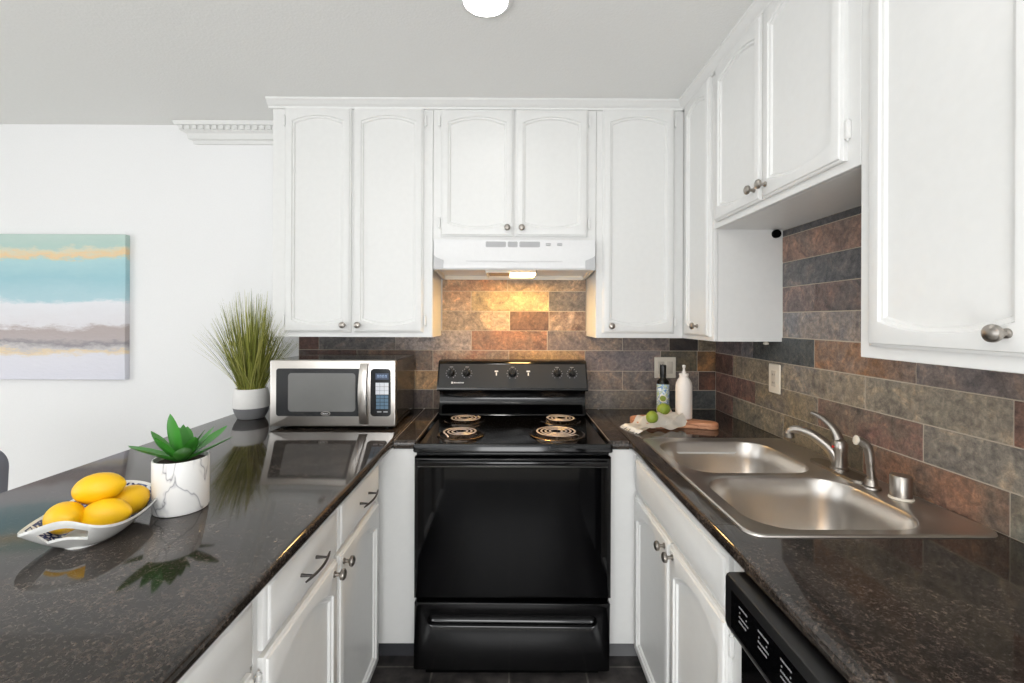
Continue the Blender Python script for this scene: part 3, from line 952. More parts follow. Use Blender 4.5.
# corner fillers beside the range (white panels with toe kick)
def filler(label, x0, x1, tm):
    t = thing('corner_filler', label, 'cabinet panel', ((x0 + x1) / 2, 1.84, 0))
    bm = B(); box(bm, x0, x1, 1.828, 1.848, 0.095, CZ, 0.001, 1); box(bm, x0, x1, 1.848, 2.47, 0.095, 0.113)
    obj('panel', bm, M['cab'], t, smooth=False)
    bm = B(); box(bm, x0, x1, 1.890, 2.0, 0, 0.0945)
    obj('toe_kick', bm, tm, t, smooth=False)
filler('white corner filler panel left of the range', -0.572, rx0 - 0.004, M['toe'])
filler('white corner filler panel right of the range', rx1 + 0.004, 0.57, M['toe_l'])
t = B(); box(t, -1.10, -0.576, 1.762, 2.47, 0.0, CZ)
# blind corner carcasses hidden behind the fillers
tag(obj('blind_cabinet', t, M['cab'], origin=(-0.8, 2.1, 0)), 'white blind corner base under the microwave counter', 'cabinet')

# ------------------------------------------------------------------ range
RC = 0.012
t = thing('range', 'black freestanding electric coil range between the two counters', 'range', (RC, 2.0, 0))
bm = B(); box(bm, rx0 + 0.006, rx1 - 0.006, 1.775, 2.40, 0.05, 0.890, 0.003, 1)
obj('body', bm, M['black'], t)
bm = B(); box(bm, rx0 + 0.04, rx1 - 0.04, 1.80, 2.38, 0.0, 0.05)
obj('base', bm, M['void'], t)
# cooktop: raised rolled rim with a slightly sunk deck
bm = B()
def rr(d, r): return rrect(rx0 - 0.0005 + d, rx1 + 0.0005 - d, 1.733 + d, 2.345 - d * 0.3, r, 5)
rings = [(rr(0.004, 0.006), 0.888), (rr(0.0, 0.010), 0.892), (rr(0.0, 0.010), 0.914), (rr(0.002, 0.010), 0.919), (rr(0.006, 0.012), 0.9215), (rr(0.012, 0.014), 0.9205), (rr(0.018, 0.018), 0.9150), (rr(0.025, 0.022), 0.9140)]
vr = [[bm.verts.new((u, v, z)) for u, v in pts] for pts, z in rings]
for a, b in zip(vr, vr[1:]):
    for i in range(len(a)):
        bm.faces.new((a[i], a[(i + 1) % len(a)], b[(i + 1) % len(a)], b[i]))
bm.faces.new(vr[0][::-1]); bm.faces.new(vr[-1])
obj('cooktop', bm, M['black'], t)
bm = B()
gp = [(2.292, 0.914), (2.300, 0.925), (2.330, 0.948), (2.345, 0.975), (2.345, 1.015), (2.335, 1.035), (2.256, 1.042), (2.250, 1.048), (2.252, 1.058), (2.303, 1.172), (2.312, 1.183), (2.325, 1.187), (2.42, 1.187), (2.42, 0.914)]
gx0, gx1 = RC - 0.3745, RC + 0.3745
prism(bm, gp, gx0, gx1, 'x')
bg = obj('backguard', bm, M['black'], t)
pn = Vector((0, -(1.172 - 1.058), (2.303 - 2.252))).normalized()      # panel normal
def onpanel(x, s, off=0.0):
    p = Vector((x, 2.252 + (2.303 - 2.252) * s, 1.058 + (1.172 - 1.058) * s)) + pn * off
    return p
pu, pv = Vector((1, 0, 0)), Vector((0, 2.303 - 2.252, 1.172 - 1.058)).normalized()
def panel_quad(bm, x0, x1, s0, s1, o0, o1):
    ps = [onpanel(x, s, o) for o in (o0, o1) for x, s in ((x0, s0), (x1, s0), (x1, s1), (x0, s1))]
    vs = [bm.verts.new(p) for p in ps]
    for q in ((3, 2, 1, 0), (4, 5, 6, 7), (0, 1, 5, 4), (1, 2, 6, 5), (2, 3, 7, 6), (3, 0, 4, 7)):
        bm.faces.new([vs[i] for i in q])
bm = B(); panel_quad(bm, gx0 + 0.008, gx1 - 0.008, 0.01, 0.99, 0.0002, 0.0012)
obj('control_panel', bm, M['backguard'], bg)
def marks(bm, x, s, r, n, a0, a1, sz=0.0021):
    for k in range(n):
        a = radians(a0 + (a1 - a0) * k / (n - 1))
        c = onpanel(x, s, 0.0013) + pu * (r * cos(a)) + pv * (r * sin(a))
        lathe(bm, [(sz, 0), (sz, 0.0004)], c, pn, 6)
ks = 0.60
for x, R in ((-0.296, .018), (-0.217, .018), (0.012, .020), (0.236, .018), (0.3105, .018)):
    bm = B()
    c = onpanel(x, ks, 0.0012)
    lathe(bm, [(R, 0), (R, 0.004), (R * 0.80, 0.008), (R * 0.74, 0.020), (R * 0.66, 0.023), (0, 0.0235)], c, pn, 24)
    # grip ridge
    q = pn.to_track_quat('Z', 'Y')
    gb = B(); box(gb, -R * 0.22, R * 0.22, -R * 0.95, R * 0.95, 0.008, 0.030, 0.002, 1)
    rot = radians(random.uniform(-20, 20))
    mt = Matrix.Translation(c) @ q.to_matrix().to_4x4() @ Matrix.Rotation(rot, 4, 'Z')
    bmesh.ops.transform(gb, matrix=mt, verts=gb.verts[:])
    tmp = bpy.data.meshes.new('tmp'); gb.to_mesh(tmp); gb.free(); bm.from_mesh(tmp); bpy.data.meshes.remove(tmp)
    obj('control_knob', bm, M['blackmat'], t)
    bm = B(); marks(bm, x, ks, R * 1.38, 11, -60, 240)
    box_w = 0.009
    panel_quad(bm, x - box_w, x + box_w, ks + 0.255, ks + 0.275, 0.0013, 0.0016)
    obj('dial_marks', bm, M['grey_mark'], bg)
for x in (-0.069, 0.091):
    bm = B(); panel_quad(bm, x - 0.009, x + 0.009, ks + 0.06, ks + 0.12, 0.0013, 0.0016); panel_quad(bm, x - 0.003, x + 0.003, ks - 0.09, ks + 0.04, 0.0013, 0.0016)
    obj('indicator_mark', bm, M['white_mark'], bg)
bm = B(); panel_quad(bm, -0.293, -0.283, 0.17, 0.25, 0.0013, 0.0016)
xx = -0.280
for wch in (7, 5, 4, 5, 5, 3, 5, 4):
    panel_quad(bm, xx, xx + wch * 0.001, 0.185, 0.235, 0.0013, 0.0016); xx += wch * 0.001 + 0.0017
obj('maker_mark', bm, M['white_mark'], bg)
# chrome rim along the top edge
# oven door
zb0, zb1 = 0.328, 0.868
F = frame('back', 1.773, 0)
bm = B()
R = lambda d: ring_side(rx0 + 0.004 + d, rx1 - 0.004 - d, zb0 + d, zb1 - d, 0, 0)
od = obj('oven_door', rings_mesh(bm, F, [(R(0), 0), (R(0), 0.026), (R(0.003), 0.031), (R(0.008), 0.034), (R(0.012), 0.0345)]), M['black'], t)
bm = B(); prism(bm, rrect(rx0 + 0.02, rx1 - 0.02, zb0 + 0.018, zb1 - 0.036, 0.01), 1.7375, 1.736, 'y')
obj('door_glass', bm, M['blackglass'], od)
bm = B()
box(bm, rx0 + 0.022, rx1 - 0.022, 1.712, 1.728, zb1 - 0.022, zb1 - 0.006, 0.004, 2)
for xx in (rx0 + 0.05, rx1 - 0.05):
    box(bm, xx - 0.014, xx + 0.014, 1.724, 1.7395, zb1 - 0.021, zb1 - 0.007, 0.002, 1)
obj('handle', bm, M['black'], od)
bm = B(); box(bm, rx0 + 0.018, rx1 - 0.018, 1.733, 1.7368, zb1 - 0.0345, zb1 - 0.031, 0.0012, 1)
obj('door_trim', bm, M['dark_metal'], od)['label'] = 'thin bright metal door trim'
# storage drawer with a long oval finger scoop, hanging slightly low on the right
bm = B()
def O(d): return ring_side(rx0 + 0.005 + d, rx1 - 0.005 - d, 0.052 + d, 0.316 - d, 0, 0)
def slot(d):
    pts = rrect(rx0 + 0.055 + d, rx1 - 0.055 - d, 0.222 + d, 0.272 - d, 0.024 - d, 6)
    # start at the lower-left like ring_side
    return pts
# separate front with the scoop: outer rounded outline resampled to the slot's point count
def rr2(d, r): return rrect(rx0 + 0.005 + d, rx1 - 0.005 - d, 0.052 + d, 0.316 - d, r, 6)
dr = rings_mesh(bm, frame('back', 1.773, 0), [(rr2(0, .008), 0), (rr2(0, .008), 0.024), (rr2(0.004, .010), 0.030), (rr2(0.010, .012), 0.032), (slot(0), 0.032), (slot(0.003), 0.030), (slot(0.008), 0.016), (slot(0.014), 0.012)])
bmesh.ops.rotate(bm, cent=(rx0, 1.75, 0.316), matrix=Matrix.Rotation(radians(0.55), 3, 'Y'), verts=bm.verts[:])
obj('storage_drawer', bm, M['black'], t)
# burners
def burner(cx, cy, R, ro):
    bm = B()
    z = 0.9142
    lathe(bm, [(R + 0.022, 0), (R + 0.022, 0.003), (R + 0.016, 0.0055), (R + 0.008, 0.004), (R - 0.01, -0.001 + 0.0015), (0.018, 0.0012), (0, 0.0012)], (cx, cy, z), (0, 0, 1), 48)
    obj('drip_pan', bm, M['pan'], t)
    bm = B()
    turns = 3 if R < 0.08 else 4
    rt = 0.0040
    r0 = 0.020
    pts = []
    N = turns * 32
    for k in range(N + 1):
        a = 2 * pi * turns * k / N
        r = r0 + (R - 0.004 - r0) * k / N
        pts.append((cx + r * cos(a + ro), cy + r * sin(a + ro), z + 0.0145))
    e = Vector(pts[-1]); d = Vector((cos(2 * pi * turns + ro), sin(2 * pi * turns + ro), 0))
    pts.append(tuple(e + Vector((-d.y, d.x, 0)) * 0.012 + Vector((0, 0, -0.004)))); pts.append(tuple(e + Vector((-d.y, d.x, 0)) * 0.022 + Vector((0, 0, -0.009))))
    tube(bm, pts, rt, 8, flat=0.3)
    obj('burner_coil', bm, M['coil'], t)
    bm = B()
    for k in range(3):
        a = ro + 2 * pi * k / 3
        tube(bm, [(cx + 0.006 * cos(a), cy + 0.006 * sin(a), z + 0.008), (cx + (R + 0.002) * cos(a), cy + (R + 0.002) * sin(a), z + 0.008)], 0.0024, 6)
    obj('coil_support', bm, M['pan'], t)
burner(-0.215, 2.170, 0.076, 0.6)
burner(0.238, 2.170, 0.076, 2.2)
burner(-0.205, 1.905, 0.076, -2.5)
burner(0.198, 1.915, 0.095, -0.7)

# ------------------------------------------------------------------ microwave
mx0, mx1, my0, my1, mz0, mz1 = -1.050, -0.500, 1.990, 2.395, 0.926, 1.216
t = thing('microwave', 'silver microwave oven with black window standing on the left counter', 'microwave', ((mx0 + mx1) / 2, 2.19, ZC))
bm = B(); box(bm, mx0 + 0.003, mx1 - 0.003, my0 + 0.022, my1, mz0, mz1 - 0.001, 0.004, 1)
obj('body', bm, M['mwside'], t)
F = frame('back', my0 + 0.0225, 0)
bm = B()
rings_mesh(bm, F, [(rrect(mx0 + d, mx1 - d, mz0 + d, mz1 - d, 0.006), n) for d, n in ((0, 0), (0, 0.018), (0.0015, 0.021), (0.004, 0.0225))])
obj('front_panel', bm, M['steel'], t)
mpx = lambda px: (px - 511.6) * (my0) / 455 + 0.0075
wx0, wx1, wz0, wz1 = mpx(276.5), mpx(361.5), 0.972, 1.180
door = None
bm = B(); prism(bm, rrect(wx0, wx1 + 0.004, wz0, wz1, 0.012), my0 + 0.001, my0 - 0.0015, 'y')
door = obj('door', bm, M['panelblack'], t)
bm = B(); prism(bm, rrect(mpx(288.5), mpx(355.5), 0.992, 1.160, 0.014), my0 - 0.0015, my0 - 0.0024, 'y')
obj('window', bm, M['mwglass'], door)['label'] = 'grey see-through window'
bm = B()
for k in range(2): pass
hz = [(mpx(364.5), my0 - 0.004 - 0.032 * sin(pi * k / 14) ** 0.7, 0.938 + (1.203 - 0.938) * k / 14) for k in range(15)]
hw = 0.0185
prev = None
for (x, y, z) in hz:
    vs = [bm.verts.new(p) for p in ((x - hw, y + 0.004, z), (x - hw * 0.9, y - 0.003, z), (x, y - 0.006, z), (x + hw * 0.9, y - 0.003, z), (x + hw, y + 0.004, z))]
    vs += [bm.verts.new(p) for p in ((x + hw * 0.8, y + 0.010, z), (x - hw * 0.8, y + 0.010, z))]
    if prev:
        for i in range(7):
            bm.faces.new((prev[i], prev[(i + 1) % 7], vs[(i + 1) % 7], vs[i]))
    else:
        bm.faces.new(vs[::-1])
    prev = vs
bm.faces.new(prev)
obj('handle', bm, M['steel'], door)['label'] = 'curved silver handle'
bm = B(); prism(bm, rrect(mpx(370.5), mpx(390.8), wz0, wz1, 0.016), my0 + 0.001, my0 - 0.0015, 'y')
cp = obj('control_panel', bm, M['panelblack'], t)
bm = B(); box(bm, mpx(375.5), mpx(388.5), my0 - 0.0022, my0 - 0.0015, 1.133, 1.160)
obj('display', bm, M['lcd'], cp)
bm = B()
xx = mpx(377.2)
for seg in ('a', 'b', 'c', 'd'):   # four glowing digit-like figures
    box(bm, xx, xx + 0.0012, my0 - 0.0026, my0 - 0.0022, 1.141, 1.152); box(bm, xx, xx + 0.006, my0 - 0.0026, my0 - 0.0022, 1.151, 1.1525)
    box(bm, xx + 0.0055, xx + 0.0067, my0 - 0.0026, my0 - 0.0022, 1.141, 1.1525)
    xx += 0.0115
obj('digits', bm, M['lcd_digit'], cp)
bm = B()
for r in range(3):
    for c in range(3):
        a = mpx(375.6) + c * 0.0192; z = 1.119 - r * 0.0175
        box(bm, a, a + 0.0182, my0 - 0.0022, my0 - 0.0015, z - 0.0165, z)
obj('keypad', bm, M['plastic_grey'], cp)['label'] = 'white upper keypad'
bm = B()
for r in range(4):
    for c in range(3):
        a = mpx(376.2) + c * 0.0182; z = 1.064 - r * 0.0155
        box(bm, a, a + 0.0165, my0 - 0.0022, my0 - 0.0015, z - 0.0135, z, 0.0004, 1)
obj('keypad', bm, M['key_blue'], cp)['label'] = 'blue-grey number keypad'
bm = B()
for c in range(2):
    a = mpx(377.2) + c * 0.027
    box(bm, a, a + 0.019, my0 - 0.0024, my0 - 0.0015, 0.989, 0.995, 0.0004, 1)
obj('button', bm, M['grey_mark'], cp)
bm = B()
el = lambda a, b, n=24: [(mpx(325.9) + a * cos(2 * pi * k / n), 0.9835 + b * sin(2 * pi * k / n)) for k in range(n)]
prism(bm, el(0.021, 0.0095), my0 - 0.0016, my0 - 0.0030, 'y')
lg = obj('badge', bm, M['nickel'], door)
bm = B()
prism(bm, el(0.0175, 0.0070), my0 - 0.0030, my0 - 0.0034, 'y')
obj('badge_field', bm, M['blackmat'], lg)
bm = B()
xx = mpx(325.9) - 0.0125
for wch, hh in ((5, 5), (3.6, 3.4), (3, 4.6), (3.6, 3.4), (3, 3.4)):
    box(bm, xx, xx + wch * 0.001, my0 - 0.0038, my0 - 0.0034, 0.981, 0.981 + hh * 0.001); xx += wch * 0.001 + 0.0011
obj('badge_lettering', bm, M['white_mark'], lg)
for x in (mx0 + 0.05, mx1 - 0.05):
    for y in (my0 + 0.06, my1 - 0.05):
        bm = B(); lathe(bm, [(0.014, 0), (0.012, 0.0125)], (x, y, ZC), (0, 0, 1), 16)
        obj('foot', bm, M['blackmat'], t)

# ------------------------------------------------------------------ sink
bm = B()
ZR = ZC + 0.004
def loop(x0, x1, y0, y1, r, z, n=8):
    return [bm.verts.new((u, v, z)) for u, v in rrect(x0, x1, y0, y1, r, n)]
def bridge(a, b):
    k = len(a)
    for i in range(k):
        bm.faces.new((a[i], a[(i + 1) % k], b[(i + 1) % k], b[i]))
outer = [loop(sx0, sx1, sy0, sy1, 0.040, ZC + 0.0003), loop(sx0 + 0.001, sx1 - 0.001, sy0 + 0.001, sy1 - 0.001, 0.040, ZC + 0.0035),
         loop(sx0 + 0.006, sx1 - 0.006, sy0 + 0.006, sy1 - 0.006, 0.036, ZC + 0.0055), loop(sx0 + 0.013, sx1 - 0.013, sy0 + 0.013, sy1 - 0.013, 0.03, ZC + 0.0030)]
for a, b in zip(outer, outer[1:]):
    bridge(a, b)
bowls = []
for (x0, x1, y0, y1, dp) in ((0.563, 0.990, 1.426, 1.806, 0.165), (0.572, 0.997, 1.040, 1.392, 0.175)):
    rs = [loop(x0 + d, x1 - d, y0 + d, y1 - d, r, z) for d, r, z in ((0, 0.100, ZC + 0.0030), (0.003, 0.098, ZC + 0.0015), (0.007, 0.095, ZC - 0.006), (0.014, 0.09, ZC - 0.06), (0.022, 0.085, ZC - dp + 0.04), (0.034, 0.080, ZC - dp + 0.014), (0.058, 0.07, ZC - dp + 0.003), (0.09, 0.06, ZC - dp))]
    for a, b in zip(rs, rs[1:]):
        bridge(a, b)
    bm.faces.new(rs[-1])
    bowls.append(rs[0])
es = []
for lp in [outer[-1]] + bowls:
    for i in range(len(lp)):
        e = bm.edges.get((lp[i], lp[(i + 1) % len(lp)]))
        es.append(e)
bmesh.ops.triangle_fill(bm, use_beauty=True, use_dissolve=False, edges=es)
t = thing('sink', 'stainless steel double-bowl drop-in sink in the right counter', 'sink', (0.82, 1.43, ZC))
sink = obj('basin', bm, M['steel'], t, recalc=True)
for (x, y, z) in ((0.78, 1.60, ZC - 0.165), (0.785, 1.215, ZC - 0.175)):
    bm = B(); lathe(bm, [(0.045, 0.0005), (0.044, 0.003), (0.036, 0.002), (0.02, 0.001), (0, 0.001)], (x, y, z), (0, 0, 1), 32)
    obj('drain', bm, M['chrome'], t)
# faucet
t = thing('faucet', 'brushed nickel single-lever kitchen faucet behind the sink bowls', 'faucet', (1.046, 1.44, ZR))
bm = B(); prism(bm, rrect(1.018, 1.078, 1.327, 1.56, 0.029, 8), ZR - 0.0008, ZR + 0.007, 'z')
obj('deck_plate', bm, M['nickel'], t)
bm = B(); lathe(bm, [(0.026, 0), (0.026, 0.006), (0.021, 0.010), (0.0205, 0.055), (0.0225, 0.062), (0.0225, 0.080), (0.018, 0.092), (0.008, 0.098), (0, 0.099)], (1.046, 1.44, ZR + 0.0068), (0, 0, 1), 28)
fb = obj('faucet_body', bm, M['nickel'], t)
bm = B()
pts = spline([(1.044, 1.442, 0.945), (1.028, 1.456, 0.985), (0.998, 1.484, 1.018), (0.974, 1.508, 1.031), (0.955, 1.526, 1.031), (0.946, 1.535, 1.022), (0.945, 1.537, 1.003)], 6)
tube(bm, pts, [0.0185 - 0.006 * min(1, k / (len(pts) * 0.7)) + (0.003 if k > len(pts) - 6 else 0) for k in range(len(pts))], 14)
obj('spout', bm, M['nickel'], t)
bm = B()
pts = spline([(1.046, 1.440, 1.008), (1.044, 1.446, 1.032), (1.036, 1.462, 1.058), (1.022, 1.490, 1.080), (1.008, 1.518, 1.090)], 6)
tube(bm, pts, [0.016 - 0.0095 * k / (len(pts) - 1) for k in range(len(pts))], 12, flat=0.75)
obj('lever', bm, M['nickel'], t)
bm = B(); lathe(bm, [(0.0045, 0), (0.0045, 0.0015), (0, 0.002)], (1.0232, 1.4365, 0.998), (-1, -0.25, 0.1), 12)
obj('hot_mark', bm, M['red'], t)['label'] = 'small red temperature mark'
t = thing('sprayer', 'brushed nickel side sprayer standing between the faucet and air gap', 'sprayer', (1.036, 1.300, ZR))
bm = B(); lathe(bm, [(0.024, 0), (0.023, 0.005), (0.017, 0.008), (0.0145, 0.024), (0.013, 0.026), (0.013, 0.030)], (1.036, 1.300, ZR), (0, 0, 1), 24)
obj('sprayer_base', bm, M['nickel'], t)
bm = B()
pts = spline([(1.036, 1.300, ZR + 0.028), (1.034, 1.301, ZR + 0.060), (1.032, 1.302, ZR + 0.092), (1.026, 1.304, ZR + 0.118), (1.012, 1.308, ZR + 0.131), (1.000, 1.311, ZR + 0.134)], 6)
tube(bm, pts, [0.0105] * 8 + [0.012] * (len(pts) - 8), 14)
sh = obj('sprayer_wand', bm, M['nickel'], t)
bm = B(); lathe(bm, [(0.0135, 0), (0.0135, 0.003), (0.010, 0.0045), (0, 0.0045)], (1.0015, 1.3105, ZR + 0.1338), (-0.93, 0.10, 0.18), 20)
obj('spray_face', bm, M['plate'], sh)['label'] = 'white round spray face'
bm = B(); lathe(bm, [(0.028, 0), (0.028, 0.003), (0.026, 0.0045), (0.0255, 0.006)], (1.056, 1.224, ZR), (0, 0, 1), 32)
t = thing('air_gap', 'small brushed nickel air gap cylinder at the right end of the sink', 'air gap', (1.056, 1.224, ZR))
obj('collar', bm, M['plate'], t)
bm = B(); lathe(bm, [(0.0250, 0.006), (0.0250, 0.058), (0.0225, 0.0625), (0, 0.0635)], (1.056, 1.224, ZR), (0, 0, 1), 32)
obj('cap', bm, M['nickel'], t)

# ------------------------------------------------------------------ dishwasher
t = thing('dishwasher', 'black built-in dishwasher under the near right counter', 'dishwasher', (0.8, 0.64, 0))
bm = B(); box(bm, 0.50, 1.08, 0.338, 0.942, 0.10, 0.872)
obj('tub', bm, M['blackmat'], t)
bm = B(); box(bm, 0.478, 0.4995, 0.342, 0.938, 0.11, 0.735, 0.004, 1)
obj('door', bm, M['black'], t)
bm = B()
prism(bm, [(0.4995, 0.875), (0.456, 0.875), (0.4505, 0.872), (0.448, 0.866), (0.4475, 0.775), (0.452, 0.762), (0.470, 0.740), (0.4995, 0.737)], 0.339, 0.941, 'y')
cp = obj('control_panel', bm, M['blackmat'], t)
bm = B(); box(bm, 0.4468, 0.4478, 0.37, 0.915, 0.779, 0.853)
obj('control_glass', bm, M['blackglass'], cp)
for (yy) in (0.868, 0.800, 0.732, 0.664):
    bm = B()
    for j, L in ((0, 0.030), (2, 0.034), (3, 0.027)):
        z = 0.838 - j * 0.0095
        y = yy + 0.015
        while y > yy + 0.015 - L:
            wd = random.choice((0.0014, 0.0020, 0.0026))
            hh = random.choice((0.0026, 0.0034))
            box(bm, 0.4463, 0.4468, y - wd, y, z, z + hh)
            y -= wd + 0.0014
    for dy in (-0.012, 0.012):
        lathe(bm, [(0.0016, 0), (0.0016, 0.0005)], (0.4468, yy + dy, 0.829), (-1, 0, 0), 8)
    obj('button_marks', bm, M['dim_mark'], cp)
bm = B(); box(bm, 0.54, 1.0, 0.35, 0.93, 0, 0.10)
obj('toe_kick', bm, M['void'], t)

# ------------------------------------------------------------------ electrical plates
def plate(label, F, u0, u1, v0, v1, gang, loc):
    t = thing('outlet_plate' if gang != 's' else 'outlet_plate', label, 'electrical outlet', loc)
    R = lambda d: rrect(u0 + d, u1 - d, v0 + d, v1 - d, 0.004, 3)
    bm = B(); rings_mesh(bm, F, [(R(0), 0), (R(0), 0.003), (R(0.003), 0.006)])
    p = obj('cover_plate', bm, M['plate'], t)
    vc = (v0 + v1) / 2
    us = [(u0 + u1) / 2] if gang == 1 else [u0 + (u1 - u0) * 0.30, u0 + (u1 - u0) * 0.70]
    for i, uc in enumerate(us):
        bm = B(); R2 = lambda d: rrect(uc - 0.0165 + d, uc + 0.0165 - d, vc - 0.033 + d, vc + 0.033 - d, 0.003, 3)
        rings_mesh(bm, F, [(R2(0), 0.0062), (R2(0), 0.0075), (R2(0.002), 0.0085)])
        ins = obj('insert', bm, M['plate_in'], t)
        if gang == 1 or i == 0:
            for dv in (-0.017, 0.017):
                bm = B()
                for du in (-0.006, 0.006):
                    ps = rrect(uc + du - 0.001, uc + du + 0.001, vc + dv - 0.004, vc + dv + 0.004, 0.0005, 2)
                    rings_mesh(bm, F, [(ps, 0.0086), (ps, 0.0089)])
                obj('socket_slots', bm, M['void'], ins)
plate('cream double outlet plate on the back wall behind the dark bottle', frame('back', RY1 - 0.0140, 0), 0.782, 0.898, 1.083, 1.197, 2, (0.84, RY1 - 0.014, 1.14))
plate('cream outlet plate on the right wall above the far end of the sink', frame('right', RX1 - 0.0140, 0), 1.868, 1.948, 1.092, 1.214, 1, (RX1 - 0.014, 1.91, 1.15))

# ------------------------------------------------------------------ painting
pz0, pz1 = 1.066, 1.846
bm = B(); box(bm, -3.08, -2.067, 2.448, 2.4795, pz0, pz1, 0.002, 1)
tag(obj('wall_painting', bm, painting_mat(pz0, pz1)), 'unframed abstract seascape canvas in aqua, white and taupe on the back wall', 'painting')

# ------------------------------------------------------------------ grass plant
gx, gy = -1.262, 2.225
t = thing('potted_grass', 'tall green artificial grass in a white and grey pot beside the microwave', 'plant', (gx, gy, ZC))
bm = B()
lathe(bm, [(0.054, 0), (0.060, 0.003), (0.073, 0.030), (0.0785, 0.052), (0.079, 0.054)], (gx, gy, ZC), n=40)
obj('pot_base', bm, M['potgrey'], t)['label'] = 'grey lower third of the pot'
bm = B()
lathe(bm, [(0.0791, 0.0542), (0.081, 0.075), (0.080, 0.100), (0.075, 0.130), (0.071, 0.144), (0.067, 0.145), (0.066, 0.136), (0.0, 0.135)], (gx, gy, ZC), n=40)
obj('pot', bm, M['potwhite'], t)
def blades(n, seed, base_r, top, spread, w0):
    rnd = random.Random(seed)
    bm = B()
    for i in range(n):
        a = rnd.random() * 2 * pi
        r = base_r * sqrt(rnd.random())
        q = rnd.random()
        sp = spread * (0.15 + 0.95 * q ** 1.3)
        h = top * (0.98 - 0.38 * q ** 2) * rnd.uniform(0.72, 1.03)
        p0 = Vector((gx + r * cos(a), gy + r * sin(a), ZC + 0.12))
        a2 = a + rnd.uniform(-0.9, 0.9)
        d = Vector((cos(a2), sin(a2), 0))
        side = Vector((-d.y, d.x, 0)) if rnd.random() < 0.5 else (Vector((-d.y, d.x, 0)) + d * rnd.uniform(-1, 1)).normalized()
        w = w0 * rnd.uniform(0.6, 1.2)
        prev = None
        N = 6
        for k in range(N + 1):
            s = k / N
            p = p0 + d * sp * (s ** 1.15) + Vector((0, 0, h * (s - 0.10 * q * s ** 3)))
            if p.x > -1.17 and p.z > 1.28: p.y = min(p.y, 2.15)
            p.y = min(p.y, 2.455)
            ww = w * (1 - s ** 2.2) + 0.0003
            fold = Vector((0, 0, 0)) + d * (0.35 * ww)
            vs = [bm.verts.new(p - side * ww), bm.verts.new(p + fold), bm.verts.new(p + side * ww)]
            if prev:
                bm.faces.new((prev[0], prev[1], vs[1], vs[0])); bm.faces.new((prev[1], prev[2], vs[2], vs[1]))
            prev = vs
    return bm
g1 = mat('grass_light', (182, 180, 100), 0.5)
g2 = mat('grass_dark', (104, 110, 40), 0.5)
for (n, sd, m) in ((170, 1, M['grass']), (120, 2, g1), (130, 3, g2)):
    o = obj('grass_blades', blades(n, sd, 0.050, 0.51, 0.20, 0.0024), m, t, recalc=False)
    o['kind'] = 'stuff'

# ------------------------------------------------------------------ succulent
sx, sy = -0.833, 1.157
t = thing('potted_succulent', 'green spiky succulent in a round white marbled pot beside the lemon bowl', 'plant', (sx, sy, ZC))
bm = B()
lathe(bm, [(0.055, 0), (0.058, 0.002), (0.0600, 0.008), (0.0605, 0.128), (0.0595, 0.131), (0.057, 0.131), (0.056, 0.127), (0.055, 0.116), (0, 0.116)], (sx, sy, ZC), n=48)
obj('pot', bm, M['marble'], t)
bm = B(); lathe(bm, [(0.0548, 0), (0.0548, 0.004), (0.03, 0.006), (0, 0.007)], (sx, sy, ZC + 0.1165), n=24)
obj('soil', bm, M['soil'], t)
def succ_leaf(bm, az, el, L, W, curl):
    d = Vector((cos(az), sin(az), 0)); side = Vector((-d.y, d.x, 0)); up = Vector((0, 0, 1))
    base = Vector((sx, sy, ZC + 0.126)) + d * 0.008
    N = 12
    prev = None
    p = base.copy(); e = el
    for k in range(N + 1):
        s = k / N
        w = W * (0.55 + 0.9 * s - 0.2 * s * s) * (1 - s ** 3.0) ** 0.9 if s < 1 else 0.0005
        w = max(w, 0.0006)
        th = max(W * 0.34 * (1 - s) ** 0.7, 0.0006)
        dirv = d * cos(e) + up * sin(e)
        nrm = -d * sin(e) + up * cos(e)
        ring = []
        for (a, b) in ((-1, 0.30), (-0.55, 0.02), (0, -0.12), (0.55, 0.02), (1, 0.30), (0.62, -0.42), (0, -0.85), (-0.62, -0.42)):
            ring.append(bm.verts.new(p + side * (a * w) + nrm * (b * th)))
        if prev:
            for i in range(8):
                bm.faces.new((prev[i], prev[(i + 1) % 8], ring[(i + 1) % 8], ring[i]))
        else:
            bm.faces.new(ring[::-1])
        prev = ring
        p = p + dirv * (L / N); e += curl / N
    bm.faces.new(prev)
bm = B()
rnd = random.Random(5)
for i in range(6):
    succ_leaf(bm, i * 2 * pi / 6 + 0.15, radians(22 + rnd.uniform(-5, 6)), 0.118 + rnd.uniform(-.008, .012), 0.0225, radians(2))
for i in range(5):
    succ_leaf(bm, i * 2 * pi / 5 + 0.75, radians(45), 0.095 + rnd.uniform(-.01, .01), 0.0225, radians(8))
succ_leaf(bm, radians(255), radians(78), 0.122, 0.026, radians(4))
succ_leaf(bm, radians(120), radians(66), 0.085, 0.016, radians(5))
succ_leaf(bm, radians(20), radians(62), 0.082, 0.016, radians(-8))
obj('leaves', bm, M['leaf'], t)

